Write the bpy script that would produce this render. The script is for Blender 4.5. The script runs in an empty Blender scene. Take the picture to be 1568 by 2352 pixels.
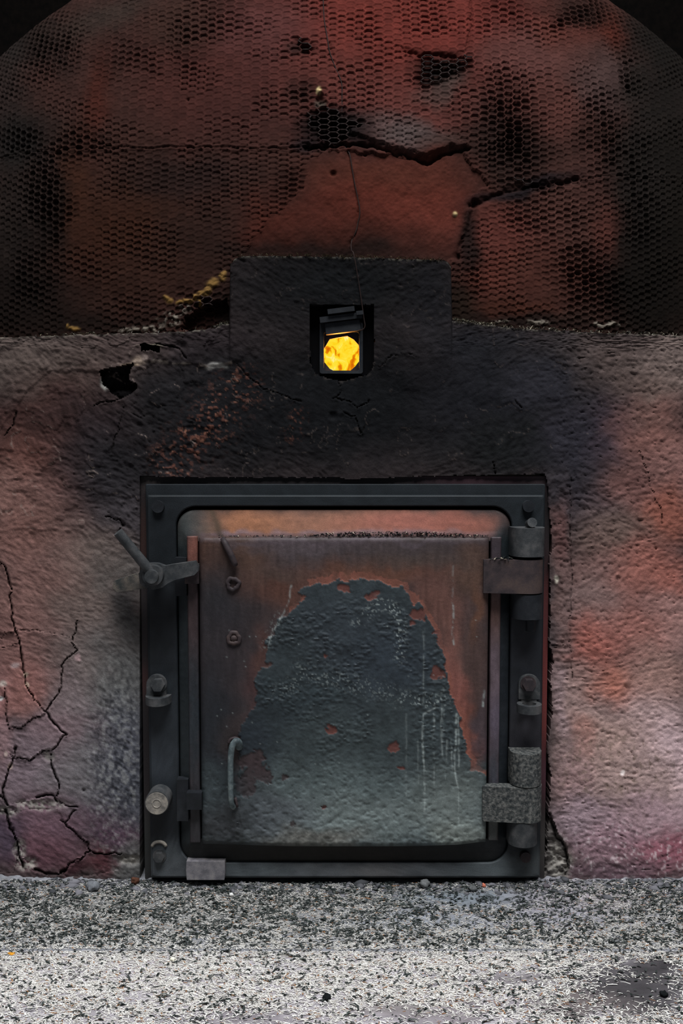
import bpy, bmesh, math, random
import numpy as np
from mathutils import Vector, Matrix, kdtree

random.seed(7)
RNG = np.random.default_rng(11)
C = bpy.context.scene.collection
SC = bpy.context.scene

# ------------------------------------------------------------------ camera, light, exposure
S = 0.00055            # metres per photograph pixel on the kiln front
F = 2200.0             # focal length in photograph pixels (1568 x 2352)
PITCH = math.radians(3.8)
DIST = F * S
_v = -(2026 - 1176) / F
CAM_H = -(-math.sin(PITCH) + _v * math.cos(PITCH)) / (math.cos(PITCH) + _v * math.sin(PITCH)) * DIST

cam_data = bpy.data.cameras.new('camera')
cam_data.sensor_fit = 'VERTICAL'
cam_data.sensor_height = 36.0
cam_data.lens = 36.0 * F / 2352.0
cam_data.clip_start = 0.02
cam = bpy.data.objects.new('camera', cam_data)
C.objects.link(cam)
cam.location = (0, -DIST, CAM_H)
cam.rotation_euler = (math.radians(90) - PITCH, 0, 0)
SC.camera = cam

world = bpy.data.worlds.new('dim_shed')
SC.world = world
world.use_nodes = True
bg = world.node_tree.nodes['Background']
bg.inputs['Color'].default_value = (0.80, 0.90, 1.0, 1)
bg.inputs['Strength'].default_value = 0.10

def area_light(name, loc, target, sx, sy, power, color):
    d = bpy.data.lights.new(name, 'AREA')
    d.shape = 'RECTANGLE'; d.size = sx; d.size_y = sy
    d.energy = power; d.color = color
    o = bpy.data.objects.new(name, d); C.objects.link(o)
    o.location = loc
    o.rotation_euler = (Vector(target) - Vector(loc)).to_track_quat('-Z', 'Y').to_euler()
    return o
# daylight through the open side of the shed, high behind the camera
area_light('daylight', (0.25, -1.6, 4.2), (0, -0.1, 0.3), 2.2, 1.6, 272, (0.94, 0.97, 1.0))

SC.view_settings.view_transform = 'Standard'
SC.view_settings.look = 'None'
SC.view_settings.gamma = 1.0
SC.view_settings.use_curve_mapping = False
SC.view_settings.exposure = 0.0

# ------------------------------------------------------------------ picture <-> place
CP, SP = math.cos(PITCH), math.sin(PITCH)
def at(px, py, Y=0.0):
    """point on the upright plane Y seen at photograph pixel (px, py)"""
    u = (np.asarray(px, float) - 784) / F; v = -(np.asarray(py, float) - 1176) / F
    t = (Y + DIST) / (CP + v * SP)
    return u * t, Y + 0 * t, CAM_H + (-SP + v * CP) * t
def atz(px, py, z):
    u = (np.asarray(px, float) - 784) / F; v = -(np.asarray(py, float) - 1176) / F
    t = (z - CAM_H) / (-SP + v * CP)
    return u * t, -DIST + (CP + v * SP) * t
def proj(x, y, z):
    yy = y + DIST; zz = z - CAM_H
    fw = yy * CP - zz * SP; up = yy * SP + zz * CP
    return 784 + F * x / fw, 1176 - F * up / fw
def P(px, py, d=0.0):
    x, y, z = at(px, py, -d * S)
    return Vector((float(x), float(y), float(z)))
def kq(py):
    v = -(np.asarray(py, float) - 1176) / F
    return (CP + v * SP)
def Q(px, py, d=0.0):
    """as P, px measured on the row 1160: keeps uprights upright"""
    return P(784 + (px - 784) * float(kq(py) / kq(1160)), py, d)

# ------------------------------------------------------------------ noise
def _hash(ix, iy, seed):
    h = (ix.astype(np.int64) * 374761393 + iy.astype(np.int64) * 668265263 + seed * 2147483647) & 0xFFFFFFFF
    h = ((h ^ (h >> 13)) * 1274126177) & 0xFFFFFFFF
    h = (h ^ (h >> 16)) & 0xFFFFFFFF
    return h.astype(np.float64) / 4294967295.0
def vnoise(x, y, seed=0):
    x = np.asarray(x, float); y = np.asarray(y, float)
    x0 = np.floor(x); y0 = np.floor(y)
    fx = x - x0; fy = y - y0
    fx = fx * fx * fx * (fx * (fx * 6 - 15) + 10); fy = fy * fy * fy * (fy * (fy * 6 - 15) + 10)
    a = _hash(x0, y0, seed); b = _hash(x0 + 1, y0, seed)
    c = _hash(x0, y0 + 1, seed); d = _hash(x0 + 1, y0 + 1, seed)
    return (a + (b - a) * fx + (c - a) * fy + (a - b - c + d) * fx * fy) * 2 - 1
def fbm(x, y, seed=0, octs=4, gain=0.5):
    s = 0; a = 1; n = 0
    for i in range(octs):
        s = s + a * vnoise(x * 2 ** i + 17.3 * i, y * 2 ** i - 9.1 * i, seed + i); n += a; a *= gain
    return s / n
def sstep(a, b, x):
    t = np.clip((x - a) / (b - a), 0, 1)
    return t * t * (3 - 2 * t)
def seg_dist(px, py, pts, reach=60):
    """distance to a polyline, and the run along it"""
    out = np.full(px.shape, 1e6)
    for (x0, y0), (x1, y1) in zip(pts[:-1], pts[1:]):
        m = (px > min(x0, x1) - reach) & (px < max(x0, x1) + reach) & (py > min(y0, y1) - reach) & (py < max(y0, y1) + reach)
        if not m.any(): continue
        X = px[m]; Y = py[m]; dx, dy = x1 - x0, y1 - y0
        t = np.clip(((X - x0) * dx + (Y - y0) * dy) / (dx * dx + dy * dy + 1e-9), 0, 1)
        out[m] = np.minimum(out[m], np.hypot(X - x0 - t * dx, Y - y0 - t * dy))
    return out
def in_poly(px, py, pts):
    ins = np.zeros(px.shape, bool)
    n = len(pts)
    for i in range(n):
        x0, y0 = pts[i]; x1, y1 = pts[(i + 1) % n]
        if y0 == y1: continue
        c = ((y0 > py) != (y1 > py)) & (px < (x1 - x0) * (py - y0) / (y1 - y0) + x0)
        ins ^= c
    return ins

def lin(h):
    """display colour '#rrggbb' -> linear"""
    r = np.array([int(h[i:i + 2], 16) / 255.0 for i in (1, 3, 5)])
    return np.where(r <= 0.04045, r / 12.92, ((r + 0.055) / 1.055) ** 2.4)
GAIN = 1.0
def paint(px, py, base, blobs, warp=26, wl=90, seed=3, gain=1.6):
    """blotches of pigment, soot and, here and there: (x, y, rx, ry, angle, colour, strength)"""
    wx = px + warp * fbm(px / wl, py / wl, seed, 4) ; wy = py + warp * fbm(px / wl, py / wl, seed + 50, 4)
    col = np.empty(px.shape + (3,)); col[:] = lin(base) * gain
    for (x, y, rx, ry, ang, hx, a) in blobs:
        ca, sa = math.cos(math.radians(ang)), math.sin(math.radians(ang))
        R = max(rx, ry) * 2.2
        m = (abs(px - x) < R) & (abs(py - y) < R)
        if not m.any(): continue
        dx = wx[m] - x; dy = wy[m] - y
        r2 = ((dx * ca + dy * sa) / rx) ** 2 + ((-dx * sa + dy * ca) / ry) ** 2
        w = (a * np.exp(-r2 ** 1.5))[:, None]
        col[m] = col[m] * (1 - w) + lin(hx) * gain * w
    return col
def mixc(col, w, hx, gain=1.6):
    w = np.clip(w, 0, 1)[..., None]
    return col * (1 - w) + lin(hx) * gain * w

# ------------------------------------------------------------------ materials
def mat(name, c1, c2=None, c3=None, rough=0.8, spec=0.2, metallic=0.0, scale=60, bump=0.25, bscale=900, attr=False, grain=0.25, gscale=1400):
    m = bpy.data.materials.new(name); m.use_nodes = True
    nt = m.node_tree; N = nt.nodes; L = nt.links
    bs = N['Principled BSDF']
    tc = N.new('ShaderNodeTexCoord')
    def noise(sc, det=5, ro=0.6):
        n = N.new('ShaderNodeTexNoise'); n.inputs['Scale'].default_value = sc
        n.inputs['Detail'].default_value = det; n.inputs['Roughness'].default_value = ro
        L.new(tc.outputs['Object'], n.inputs['Vector']); return n
    if attr:
        a = N.new('ShaderNodeAttribute'); a.attribute_name = 'Col'; cs = a.outputs['Color']
    else:
        r = N.new('ShaderNodeValToRGB'); n = noise(scale)
        L.new(n.outputs['Fac'], r.inputs['Fac'])
        e = r.color_ramp.elements
        e[0].position = 0.36; e[0].color = (*c1, 1)
        e[1].position = 0.64; e[1].color = (*(c3 if c3 is not None else (c2 if c2 is not None else c1)), 1)
        if c2 is not None and c3 is not None:
            k = e.new(0.5); k.color = (*c2, 1)
        cs = r.outputs['Color']
    g = noise(gscale, 3, 0.7)
    mr = N.new('ShaderNodeMapRange'); mr.inputs['From Min'].default_value = 0.3; mr.inputs['From Max'].default_value = 0.7
    mr.inputs['To Min'].default_value = 1 - grain; mr.inputs['To Max'].default_value = 1 + grain
    L.new(g.outputs['Fac'], mr.inputs['Value'])
    mx = N.new('ShaderNodeMix'); mx.data_type = 'RGBA'; mx.blend_type = 'MULTIPLY'; mx.inputs['Factor'].default_value = 1
    L.new(cs, mx.inputs['A']); L.new(mr.outputs['Result'], mx.inputs['B'])
    L.new(mx.outputs['Result'], bs.inputs['Base Color'])
    bs.inputs['Roughness'].default_value = rough; bs.inputs['Metallic'].default_value = metallic
    bs.inputs['Specular IOR Level'].default_value = spec
    if bump:
        b = N.new('ShaderNodeBump'); b.inputs['Strength'].default_value = bump; b.inputs['Distance'].default_value = 0.0012
        L.new(noise(bscale, 4).outputs['Fac'], b.inputs['Height']); L.new(b.outputs['Normal'], bs.inputs['Normal'])
    return m
def g(hx, k=1.6): return tuple(lin(hx) * k)

M = {}
M['plaster'] = mat('sooted_plaster', None, attr=True, rough=0.92, spec=0.04, bump=0.45, bscale=420, grain=0.22, gscale=900)
M['dome'] = mat('red_plaster_over_wire', None, attr=True, rough=0.92, spec=0.06, bump=0.25, bscale=700, grain=0.22, gscale=1100)
M['leaf'] = mat('burnt_door_paint', None, attr=True, rough=0.55, spec=0.22, bump=0.22, bscale=800, grain=0.22, gscale=900)
M['iron'] = mat('sooty_cast_iron', g('#15171a', 1.1), g('#1b1d21', 1.1), g('#26282b', 1.1), rough=0.6, spec=0.22, scale=38, bump=0.15)
M['iron_grey'] = mat('dusty_grey_iron', g('#232527', 1.4), g('#323334', 1.4), g('#424141', 1.4), rough=0.62, spec=0.25, scale=60, bump=0.25)
M['iron_warm'] = mat('rusted_brown_iron', g('#2a2527', 1.1), g('#393031', 1.1), g('#463a37', 1.1), rough=0.6, spec=0.2, scale=45, bump=0.2)
M['rust'] = mat('red_rust', g('#1a1617', 1.2), g('#321b1c', 1.2), g('#421f1f', 1.2), rough=0.85, spec=0.1, scale=50, bump=0.3)
M['pitted'] = mat('pitted_grey_iron', g('#1e2122'), g('#373837'), g('#52514e'), rough=0.75, spec=0.2, scale=260, bump=0.9, bscale=260)
M['steel'] = mat('worn_steel', g('#4b4844'), g('#65605a'), g('#7d766c'), rough=0.5, spec=0.4, scale=120, bump=0.3)
M['wire'] = mat('blackened_wire', g('#1c1413', 1), g('#2c1f1c', 1), rough=0.7, spec=0.15, bump=0)
M['dusty'] = mat('ash_dusted_iron', g('#2f302f'), g('#45413d'), g('#564f48'), rough=0.85, spec=0.1, scale=70, bump=0.4)
M['black'] = mat('deep_soot', g('#08080a'), g('#0c0b0c'), rough=0.95, spec=0.03, bump=0)
M['backwall'] = mat('dark_shed_wall', g('#0b0908', .4), g('#110d0b', .5), rough=0.95, spec=0.03, bump=0.2, bscale=60)
M['floor'] = mat('ashy_floor', None, attr=True, rough=0.95, spec=0.1, bump=0.3, bscale=500, grain=0.25)
M['bits'] = mat('scattered_bits', None, attr=True, rough=0.9, spec=0.1, bump=0, grain=0.1)

# ------------------------------------------------------------------ object helpers
def link(o, parent=None):
    C.objects.link(o)
    if parent is not None: o.parent = parent
    return o
def tag(o, label=None, cat=None, group=None, kind=None):
    if label: o['label'] = label
    if cat: o['category'] = cat
    if group: o['group'] = group
    if kind: o['kind'] = kind
    return o
def empty(name, loc=(0, 0, 0)):
    o = bpy.data.objects.new(name, None); o.empty_display_size = 0.05
    link(o); o.location = loc
    return o
def obj_from_bm(name, bm, m, parent=None, smooth=False, recalc=True):
    if recalc: bmesh.ops.recalc_face_normals(bm, faces=bm.faces)
    me = bpy.data.meshes.new(name); bm.to_mesh(me); bm.free()
    me.materials.append(m)
    if smooth: me.polygons.foreach_set('use_smooth', [True] * len(me.polygons))
    o = bpy.data.objects.new(name, me); link(o, parent)
    if parent is not None and parent.matrix_world is not None:
        pass
    return o
def mesh_np(name, verts, faces, m, parent=None, cols=None, smooth=True):
    """faces: (n,4) or (n,3) int array"""
    me = bpy.data.meshes.new(name)
    verts = np.ascontiguousarray(verts, dtype=np.float32)
    fl = faces if isinstance(faces, list) else [faces]
    fl = [np.asarray(f, np.int32) for f in fl if len(f)]
    loops = np.concatenate([f.ravel() for f in fl])
    tot = np.concatenate([np.full(len(f), f.shape[1], np.int32) for f in fl])
    start = np.concatenate([[0], np.cumsum(tot)[:-1]]).astype(np.int32)
    me.vertices.add(len(verts)); me.vertices.foreach_set('co', verts.ravel())
    me.loops.add(len(loops)); me.loops.foreach_set('vertex_index', loops)
    me.polygons.add(len(tot)); me.polygons.foreach_set('loop_start', start); me.polygons.foreach_set('loop_total', tot)
    me.update(calc_edges=True); me.validate()
    if cols is not None:
        a = me.color_attributes.new('Col', 'FLOAT_COLOR', 'POINT')
        c4 = np.ones((len(verts), 4), np.float32); c4[:, :3] = cols
        a.data.foreach_set('color', c4.ravel())
    if smooth: me.polygons.foreach_set('use_smooth', np.ones(len(tot), bool))
    me.materials.append(m)
    o = bpy.data.objects.new(name, me); link(o, parent)
    return o
def bevel(bm, w, seg=2, ang=30):
    es = [e for e in bm.edges if len(e.link_faces) == 2 and e.calc_face_angle(0) > math.radians(ang)]
    bmesh.ops.bevel(bm, geom=es, offset=w * S, segments=seg, profile=0.6, affect='EDGES', clamp_overlap=True)
def hull_prism(bm, front, back):
    """front, back: equal length lists of points"""
    a = [bm.verts.new(p) for p in front]; b = [bm.verts.new(p) for p in back]
    n = len(a)
    bm.faces.new(a); bm.faces.new(b[::-1])
    for i in range(n): bm.faces.new((a[i], b[i], b[(i + 1) % n], a[(i + 1) % n]))
def extrude_px(bm, pts, d0, d1):
    """outline in picture pixels at depth d1, run straight back to depth d0"""
    f = [P(x, y, d1) for x, y in pts]
    b = [Vector((p.x, -d0 * S, p.z)) for p in f]
    hull_prism(bm, f, b)
def box_px(bm, x0, y0, x1, y1, d0, d1):
    ym = (y0 + y1) / 2
    a = P(x0, ym, d1).x; b = P(x1, ym, d1).x; t = P(784, y0, d1).z; u = P(784, y1, d1).z
    f = [Vector((a, -d1 * S, t)), Vector((b, -d1 * S, t)), Vector((b, -d1 * S, u)), Vector((a, -d1 * S, u))]
    hull_prism(bm, f, [Vector((p.x, -d0 * S, p.z)) for p in f])
def cyl(bm, p0, p1, r0, r1=None, n=20):
    r1 = r0 if r1 is None else r1
    ax = (p1 - p0).normalized()
    q = Vector((0, 0, 1)) if abs(ax.z) < 0.9 else Vector((1, 0, 0))
    e1 = ax.cross(q).normalized(); e2 = ax.cross(e1)
    A = []; B = []
    for i in range(n):
        t = 2 * math.pi * i / n
        o = e1 * math.cos(t) + e2 * math.sin(t)
        A.append(bm.verts.new(p0 + o * r0)); B.append(bm.verts.new(p1 + o * r1))
    bm.faces.new(A[::-1]); bm.faces.new(B)
    for i in range(n): bm.faces.new((A[i], A[(i + 1) % n], B[(i + 1) % n], B[i]))
def tube(bm, pts, r, n=8, taper=None):
    """round rod along points"""
    rings = []
    for i, p in enumerate(pts):
        t = (pts[min(i + 1, len(pts) - 1)] - pts[max(i - 1, 0)]).normalized()
        q = Vector((0.13, 0.99, 0.05))
        if abs(t.dot(q)) > 0.95: q = Vector((1, 0, 0))
        e1 = t.cross(q).normalized(); e2 = t.cross(e1)
        rr = r if taper is None else r * taper[i]
        rings.append([bm.verts.new(p + (e1 * math.cos(2 * math.pi * k / n) + e2 * math.sin(2 * math.pi * k / n)) * rr) for k in range(n)])
    for a, b in zip(rings[:-1], rings[1:]):
        for k in range(n): bm.faces.new((a[k], a[(k + 1) % n], b[(k + 1) % n], b[k]))
    bm.faces.new(rings[0][::-1]); bm.faces.new(rings[-1])
def smooth_path(pts, n=6):
    out = []
    for i in range(len(pts) - 1):
        p0 = pts[max(i - 1, 0)]; p1 = pts[i]; p2 = pts[i + 1]; p3 = pts[min(i + 2, len(pts) - 1)]
        for k in range(n):
            t = k / n
            out.append(0.5 * ((2 * p1) + (p2 - p0) * t + (2 * p0 - 5 * p1 + 4 * p2 - p3) * t * t + (3 * p1 - p0 - 3 * p2 + p3) * t ** 3))
    out.append(pts[-1])
    return out
def roundrect(x0, y0, x1, y1, r, ne=1, nc=8):
    """closed outline, clockwise from the top left in picture pixels; constant point count"""
    out = []
    for (cx, cy, a0, ex, ey) in ((x0 + r, y0 + r, 180, x1 - r, y0), (x1 - r, y0 + r, 270, x1, y1 - r), (x1 - r, y1 - r, 0, x0 + r, y1), (x0 + r, y1 - r, 90, x0, y0 + r)):
        for k in range(nc + 1):
            t = math.radians(a0 + 90 * k / nc)
            out.append((cx + r * math.cos(t), cy + r * math.sin(t)))
        sx, sy = out[-1]
        for k in range(1, ne):
            out.append((sx + (ex - sx) * k / ne, sy + (ey - sy) * k / ne))
    return out
def crisp(o, ang=40):
    """smooth shading with sharp edges kept"""
    o.data.polygons.foreach_set('use_smooth', [True] * len(o.data.polygons))
    try: o.data.set_sharp_from_angle(angle=math.radians(ang))
    except Exception: pass
    return o

# ================================================================== SETTING
# dark wall of the shed behind the kiln
bm = bmesh.new()
hull_prism(bm, [Vector((-2.2, 1.1, -0.02)), Vector((2.2, 1.1, -0.02)), Vector((2.2, 1.1, 2.6)), Vector((-2.2, 1.1, 2.6))],
           [Vector((-2.2, 1.2, -0.02)), Vector((2.2, 1.2, -0.02)), Vector((2.2, 1.2, 2.6)), Vector((-2.2, 1.2, 2.6))])
tag(obj_from_bm('wall_back', bm, M['backwall']), kind='structure')

# hearth slab of the floor: dust and crumbs against the kiln
def floor_grid(name, x0, x1, y0, y1, step, zf, colf, parent=None, zback=-0.06):
    xs = np.arange(x0, x1 + step, step); ys = np.arange(y0, y1 + step, step)
    X, Y = np.meshgrid(xs, ys); Z = zf(X, Y)
    px, py = proj(X, Y, Z)
    col = colf(px, py, X, Y)
    n, k = X.shape
    V = np.stack([X, Y, Z], -1).reshape(-1, 3)
    idx = np.arange(n * k).reshape(n, k)
    fq = np.stack([idx[:-1, :-1], idx[:-1, 1:], idx[1:, 1:], idx[1:, :-1]], -1).reshape(-1, 4)
    # front skirt
    front = idx[0]; base = len(V)
    V2 = V[front].copy(); V2[:, 2] = zback
    V = np.concatenate([V, V2]); cc = col.reshape(-1, 3); cc = np.concatenate([cc, cc[front]])
    b = np.arange(base, base + k)
    sk = np.stack([b[:-1], b[1:], front[1:], front[:-1]], -1)
    return mesh_np(name, V, np.concatenate([fq, sk]), M['floor'], parent, cc, smooth=True)

EDGE_Y = float(atz(784, 2181, 0.0)[1])       # front edge of the hearth slab
SEAM_Y = float(atz(784, 2339, -0.004)[1])
def hearth_z(X, Y):
    u = X / S; v = Y / S
    z = 0.9 * fbm(u / 60, v / 60, 21, 3) + 0.7 * fbm(u / 9, v / 9, 24, 3)
    bank = np.exp(-np.clip(-v - 4 + 10 * fbm(u / 50, v / 50, 31, 3), 0, 999) / 22.0)
    z = z + bank * (7 + 5 * fbm(u / 14, v / 14, 27, 3)) * (1 - 1.6 * ((abs(u + 5) < 440) & (v > -16)))
    return z * S
def hearth_col(px, py, X, Y):
    c = paint(px, py, '#76767a', [(784, 2060, 900, 30, 0, '#4d4d4d', .9), (1110, 2065, 230, 22, 0, '#6a7076', .9), (1350, 2060, 160, 35, 0, '#8a8286', .8),
              (1250, 2110, 160, 40, 0, '#8d8890', .6), (300, 2090, 420, 40, 0, '#6d6c6a', .6), (1000, 2120, 260, 30, 0, '#7c8088', .5)], warp=30, wl=70, gain=1.25)
    n = fbm(px / 9, py / 4, 5, 3)[..., None]
    return c * (1 + 0.35 * n)
floor = floor_grid('floor', -1.0, 1.0, EDGE_Y, 0.06, 0.0022, hearth_z, hearth_col)
tag(floor, kind='structure')
def board_z(X, Y):
    return (0.5 * fbm(X / S / 50, Y / S / 14, 41, 3) - 4) * S
def board_col(px, py, X, Y):
    c = paint(px, py, '#9a9498', [(1450, 2270, 210, 75, 0, '#3c393b', 1), (1330, 2310, 140, 30, 0, '#5d5554', .9), (1180, 2245, 120, 22, 0, '#6f696b', .9),
              (560, 2330, 160, 35, 0, '#6f686c', .8), (1000, 2325, 200, 30, 0, '#6d6568', .8), (900, 2310, 120, 25, 0, '#77716f', .7), (250, 2330, 180, 30, 0, '#7e797b', .6),
              (1510, 2220, 130, 26, 0, '#393638', 1), (1060, 2250, 100, 20, 0, '#756f72', .7)], warp=40, wl=60, gain=1.25)
    n = fbm(px / 30, py / 3, 8, 3)[..., None]
    return c * (1 + 0.25 * n)
floor_grid('plank', -1.0, 1.0, SEAM_Y + 0.0012, EDGE_Y - 0.0012, 0.004, board_z, board_col, floor)
floor_grid('plank', -1.0, 1.0, SEAM_Y - 0.42, SEAM_Y - 0.0012, 0.006, board_z, board_col, floor)
bm = bmesh.new()
x = 2.2
hull_prism(bm, [Vector((-x, 1.1, -0.02)), Vector((x, 1.1, -0.02)), Vector((x, SEAM_Y - 0.42, -0.02)), Vector((-x, SEAM_Y - 0.42, -0.02))],
           [Vector((-x, 1.1, -0.06)), Vector((x, 1.1, -0.06)), Vector((x, SEAM_Y - 0.42, -0.06)), Vector((-x, SEAM_Y - 0.42, -0.06))])
obj_from_bm('subfloor', bm, mat('dark_dusty_ground', g('#1c1b1a'), g('#2b2927'), rough=.95, spec=.05), floor)

# ================================================================== KILN
kiln = empty('kiln', (0, 0.2, 0))
tag(kiln, 'round soot-blackened red plastered kiln with wire-netted dome above the iron door', 'kiln')
def to_kiln(o): o.matrix_parent_inverse = Matrix.Translation((0, -0.2, 0)); return o

# ---- dome
DA, DB, DC = 1300 * S, 1225 * S, 450 * S
DZ = float(at(784, 850)[2]); DY = DC + 45 * S
def spread(lo, hi, flo, fhi, fine, coarse):
    a = np.arange(lo, flo, coarse); b = np.arange(flo, fhi, fine); c = np.arange(fhi, hi + coarse, coarse)
    return np.concatenate([a, b, c])
th = spread(-0.86, 0.86, -0.86, 0.86, 2.7 / 1300, 0.03)
th = th[abs(th) <= 0.8601]
side_th = np.concatenate([np.arange(0.863, 1.3, 0.0034), np.arange(1.3, 1.73, 0.03)])
th = np.concatenate([-side_th[::-1], th, side_th])
ph = spread(-0.15, 1.5, -0.02, 0.93, 2.3 / 1225, 0.03)
TH, PH = np.meshgrid(th, ph)
X = DA * np.sin(TH) * np.cos(PH); Y = DY - DC * np.cos(TH) * np.cos(PH); Z = DZ + DB * np.sin(PH)
NX = np.sin(TH) * np.cos(PH) / DA; NY = -np.cos(TH) * np.cos(PH) / DC; NZ = np.sin(PH) / DB
nl = np.sqrt(NX ** 2 + NY ** 2 + NZ ** 2); NX /= nl; NY /= nl; NZ /= nl
px, py = proj(X, Y, Z)
# netting coordinates
wx = X / S; wz = Z / S
R0 = 1050.0
U = R0 * np.arcsin(np.clip(wx / R0, -0.999, 0.999))
V = wz - 95 * np.exp(-(wx / 420) ** 2) * sstep(250, 720, py)
U = U + 7 * fbm(px / 120, py / 120, 61, 2); V = V + 6 * fbm(px / 110, py / 110, 71, 2)
CSP, RSP = 22.6, 15.8
def hexfield(U, V):
    u = U / CSP * 0.8660254; v = V / RSP
    best = None
    for ox, oy in ((0, 0), (0.8660254, 0.5)):
        du = (u - ox) - np.round((u - ox) / 1.7320508) * 1.7320508
        dv = (v - oy) - np.round(v - oy)
        d = du * du + dv * dv
        if best is None: best, bu, bv = d, du, dv
        else:
            m = d < best
            best = np.where(m, d, best); bu = np.where(m, du, bu); bv = np.where(m, dv, bv)
    e = 0.5 - np.maximum(abs(bv), abs(bu) * 0.8660254 + abs(bv) * 0.5)
    return e, bu, bv
E_, BU, BV = hexfield(U, V)
# where the plaster has sunk between the wires (0 = buried netting, 1 = bare)
comb = [(770, 295, 75, 32, 1.25), (1010, 160, 75, 42, 1.0), (1170, 300, 95, 130, .85), (1335, 30, 75, 40, .95), (1452, 190, 26, 40, .9), (100, 105, 60, 55, .85), (40, 320, 80, 45, .85),
        (110, 470, 45, 150, .75), (60, 620, 60, 90, .6), (1340, 640, 90, 110, .75), (690, 105, 24, 22, 1.0), (695, 215, 40, 40, .8), (430, 110, 60, 60, .5), (280, 130, 70, 60, .45),
        (400, 400, 140, 60, .4), (1390, 330, 60, 110, .6), (1250, 430, 120, 24, .8), (1240, 520, 120, 90, .5), (1480, 480, 60, 200, .5), (680, 430, 60, 50, .6), (1000, 40, 40, 40, .3),
        (1150, 30, 60, 50, .5), (860, 170, 60, 80, .35), (470, 690, 60, 40, .7), (180, 330, 100, 40, .6), (330, 560, 90, 110, .3), (1080, 650, 30, 60, .5), (520, 30, 60, 40, .4), (1000, 240, 80, 60, .4)]
expo = np.full(px.shape, 0.10)
qx = px + 34 * fbm(px / 60, py / 60, 81, 4); qy = py + 34 * fbm(px / 60, py / 60, 91, 4)
for (x, y, rx, ry, a) in comb:
    r2 = ((qx - x) / rx) ** 2 + ((qy - y) / ry) ** 2
    expo = np.maximum(expo, a * np.exp(-r2))
expo = expo + 0.20 * fbm(px / 70, py / 70, 101, 4)
# smooth re-plastered patch in the middle
patch_pts = [(560, 585), (600, 520), (660, 470), (700, 430), (705, 380), (735, 352), (800, 346), (905, 352), (960, 362), (1010, 344), (1062, 336), (1085, 380), (1120, 420), (1085, 450), (1072, 500), (1056, 590), (1000, 620), (560, 620)]
ipx = px + 10 * fbm(px / 22, py / 22, 111, 3); ipy = py + 8 * fbm(px / 22, py / 22, 121, 3)
patch = in_poly(ipx, ipy, patch_pts).astype(float)
flake_pts = [(800, 300), (840, 292), (900, 280), (960, 300), (1040, 320), (1072, 330), (1010, 345), (985, 362), (950, 345), (900, 340), (880, 330), (845, 318)]
flake = in_poly(ipx, ipy, flake_pts).astype(float)
expo = expo * (1 - patch) * (1 - 0.7 * flake)
expo = np.clip(expo, 0, 1.3)
cell = sstep(0.02, 0.17, E_)
ridge = np.exp(-(E_ / 0.075) ** 2)
cellr = _hash(np.round((U / CSP * .866 - BU) * 7.0), np.round((V / RSP - BV) * 7.0), 5)
show = sstep(-0.35, 0.3, fbm(px / 90, py / 60, 145, 3)) * 0.75 + 0.25          # how far the netting shows through
ridge = np.exp(-(E_ / (0.085 + 0.03 * np.clip(expo, 0, 1))) ** 2)
h = ridge * (2.0 * show + 0.9 * expo) * (1 - patch)
h = h - (1 - patch) * 2.6 * show * np.exp(-((E_ - .13) / .09) ** 2) * sstep(-.05, .2, BV)      # plaster has shrunk from the upper wires of each cell
h = h - cell * (0.4 * show + 8.0 * np.clip(expo, 0, 1) ** 1.3) * (0.7 + 0.6 * cellr) * (1 - patch)
h = h + (1 - patch) * 1.8 * show * (BV * -1.0) * sstep(0, .06, E_) * (1 - np.clip(expo, 0, 1))            # each filled cell sags outward at its foot
h = h - patch * (1.0 + 6.0 * sstep(700, 880, px)) + patch * (1.1 * fbm(px / 5, py / 5, 131, 3) + 1.6 * fbm(px / 30, py / 30, 135, 2))
h = h + flake * 7.0
h = h + 4 * fbm(px / 160, py / 160, 141, 3) + 0.5 * fbm(px / 6, py / 6, 151, 3) * (1 - 0.5 * patch)
# overhang at the foot of the flake, seams and splits in the netting
for pts, w, dep, lip in (([(700, 338), (790, 332), (860, 334), (905, 348), (950, 358), (985, 372), (1012, 352), (1075, 338)], 4.5, 16, 0),
                         ([(1080, 470), (1130, 452), (1190, 430), (1250, 424), (1330, 412)], 6, 9, 0), ([(1092, 462), (1076, 520), (1056, 590)], 7, 10, 0),
                         ([(755, 100), (785, 190), (786, 330)], 2.2, 3, 0), ([(800, 350), (810, 400), (825, 480), (818, 530), (804, 560)], 1.8, 4, 0),
                         ([(1340, 410), (1420, 404), (1600, 412)], 2, 1.5, 1.6), ([(-40, 366), (40, 352), (130, 342), (260, 340), (420, 338), (640, 342), (700, 336)], 2, 2, 2.2),
                         ([(1080, 0), (1084, 60), (1072, 100), (1068, 130)], 3, 5, 0), ([(930, 112), (960, 122), (1050, 126)], 5, 10, 0)):
    dd = seg_dist(px + 4 * fbm(px / 14, py / 14, 161, 2), py + 5 * fbm(px / 14, py / 14, 171, 2), pts)
    h = h - dep * np.exp(-(dd / w) ** 2) + lip * np.exp(-((dd - w * 2.2) / w) ** 2)
# small knob holes and crumbs
for (x, y, r, dep) in ((765, 398, 7, 8), (838, 352, 5, 6), (735, 213, 7, -9), (735, 232, 10, 7), (430, 228, 4, 5), (1045, 490, 5, -5)):
    h = h - dep * np.exp(-(((px - x) ** 2 + (py - y) ** 2) / r ** 2) ** 2)
# ragged hole in the netting by the block
hole = in_poly(ipx, ipy, [(415, 760), (432, 725), (470, 700), (520, 684), (532, 760)]).astype(float)
h = h - hole * 26

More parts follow.
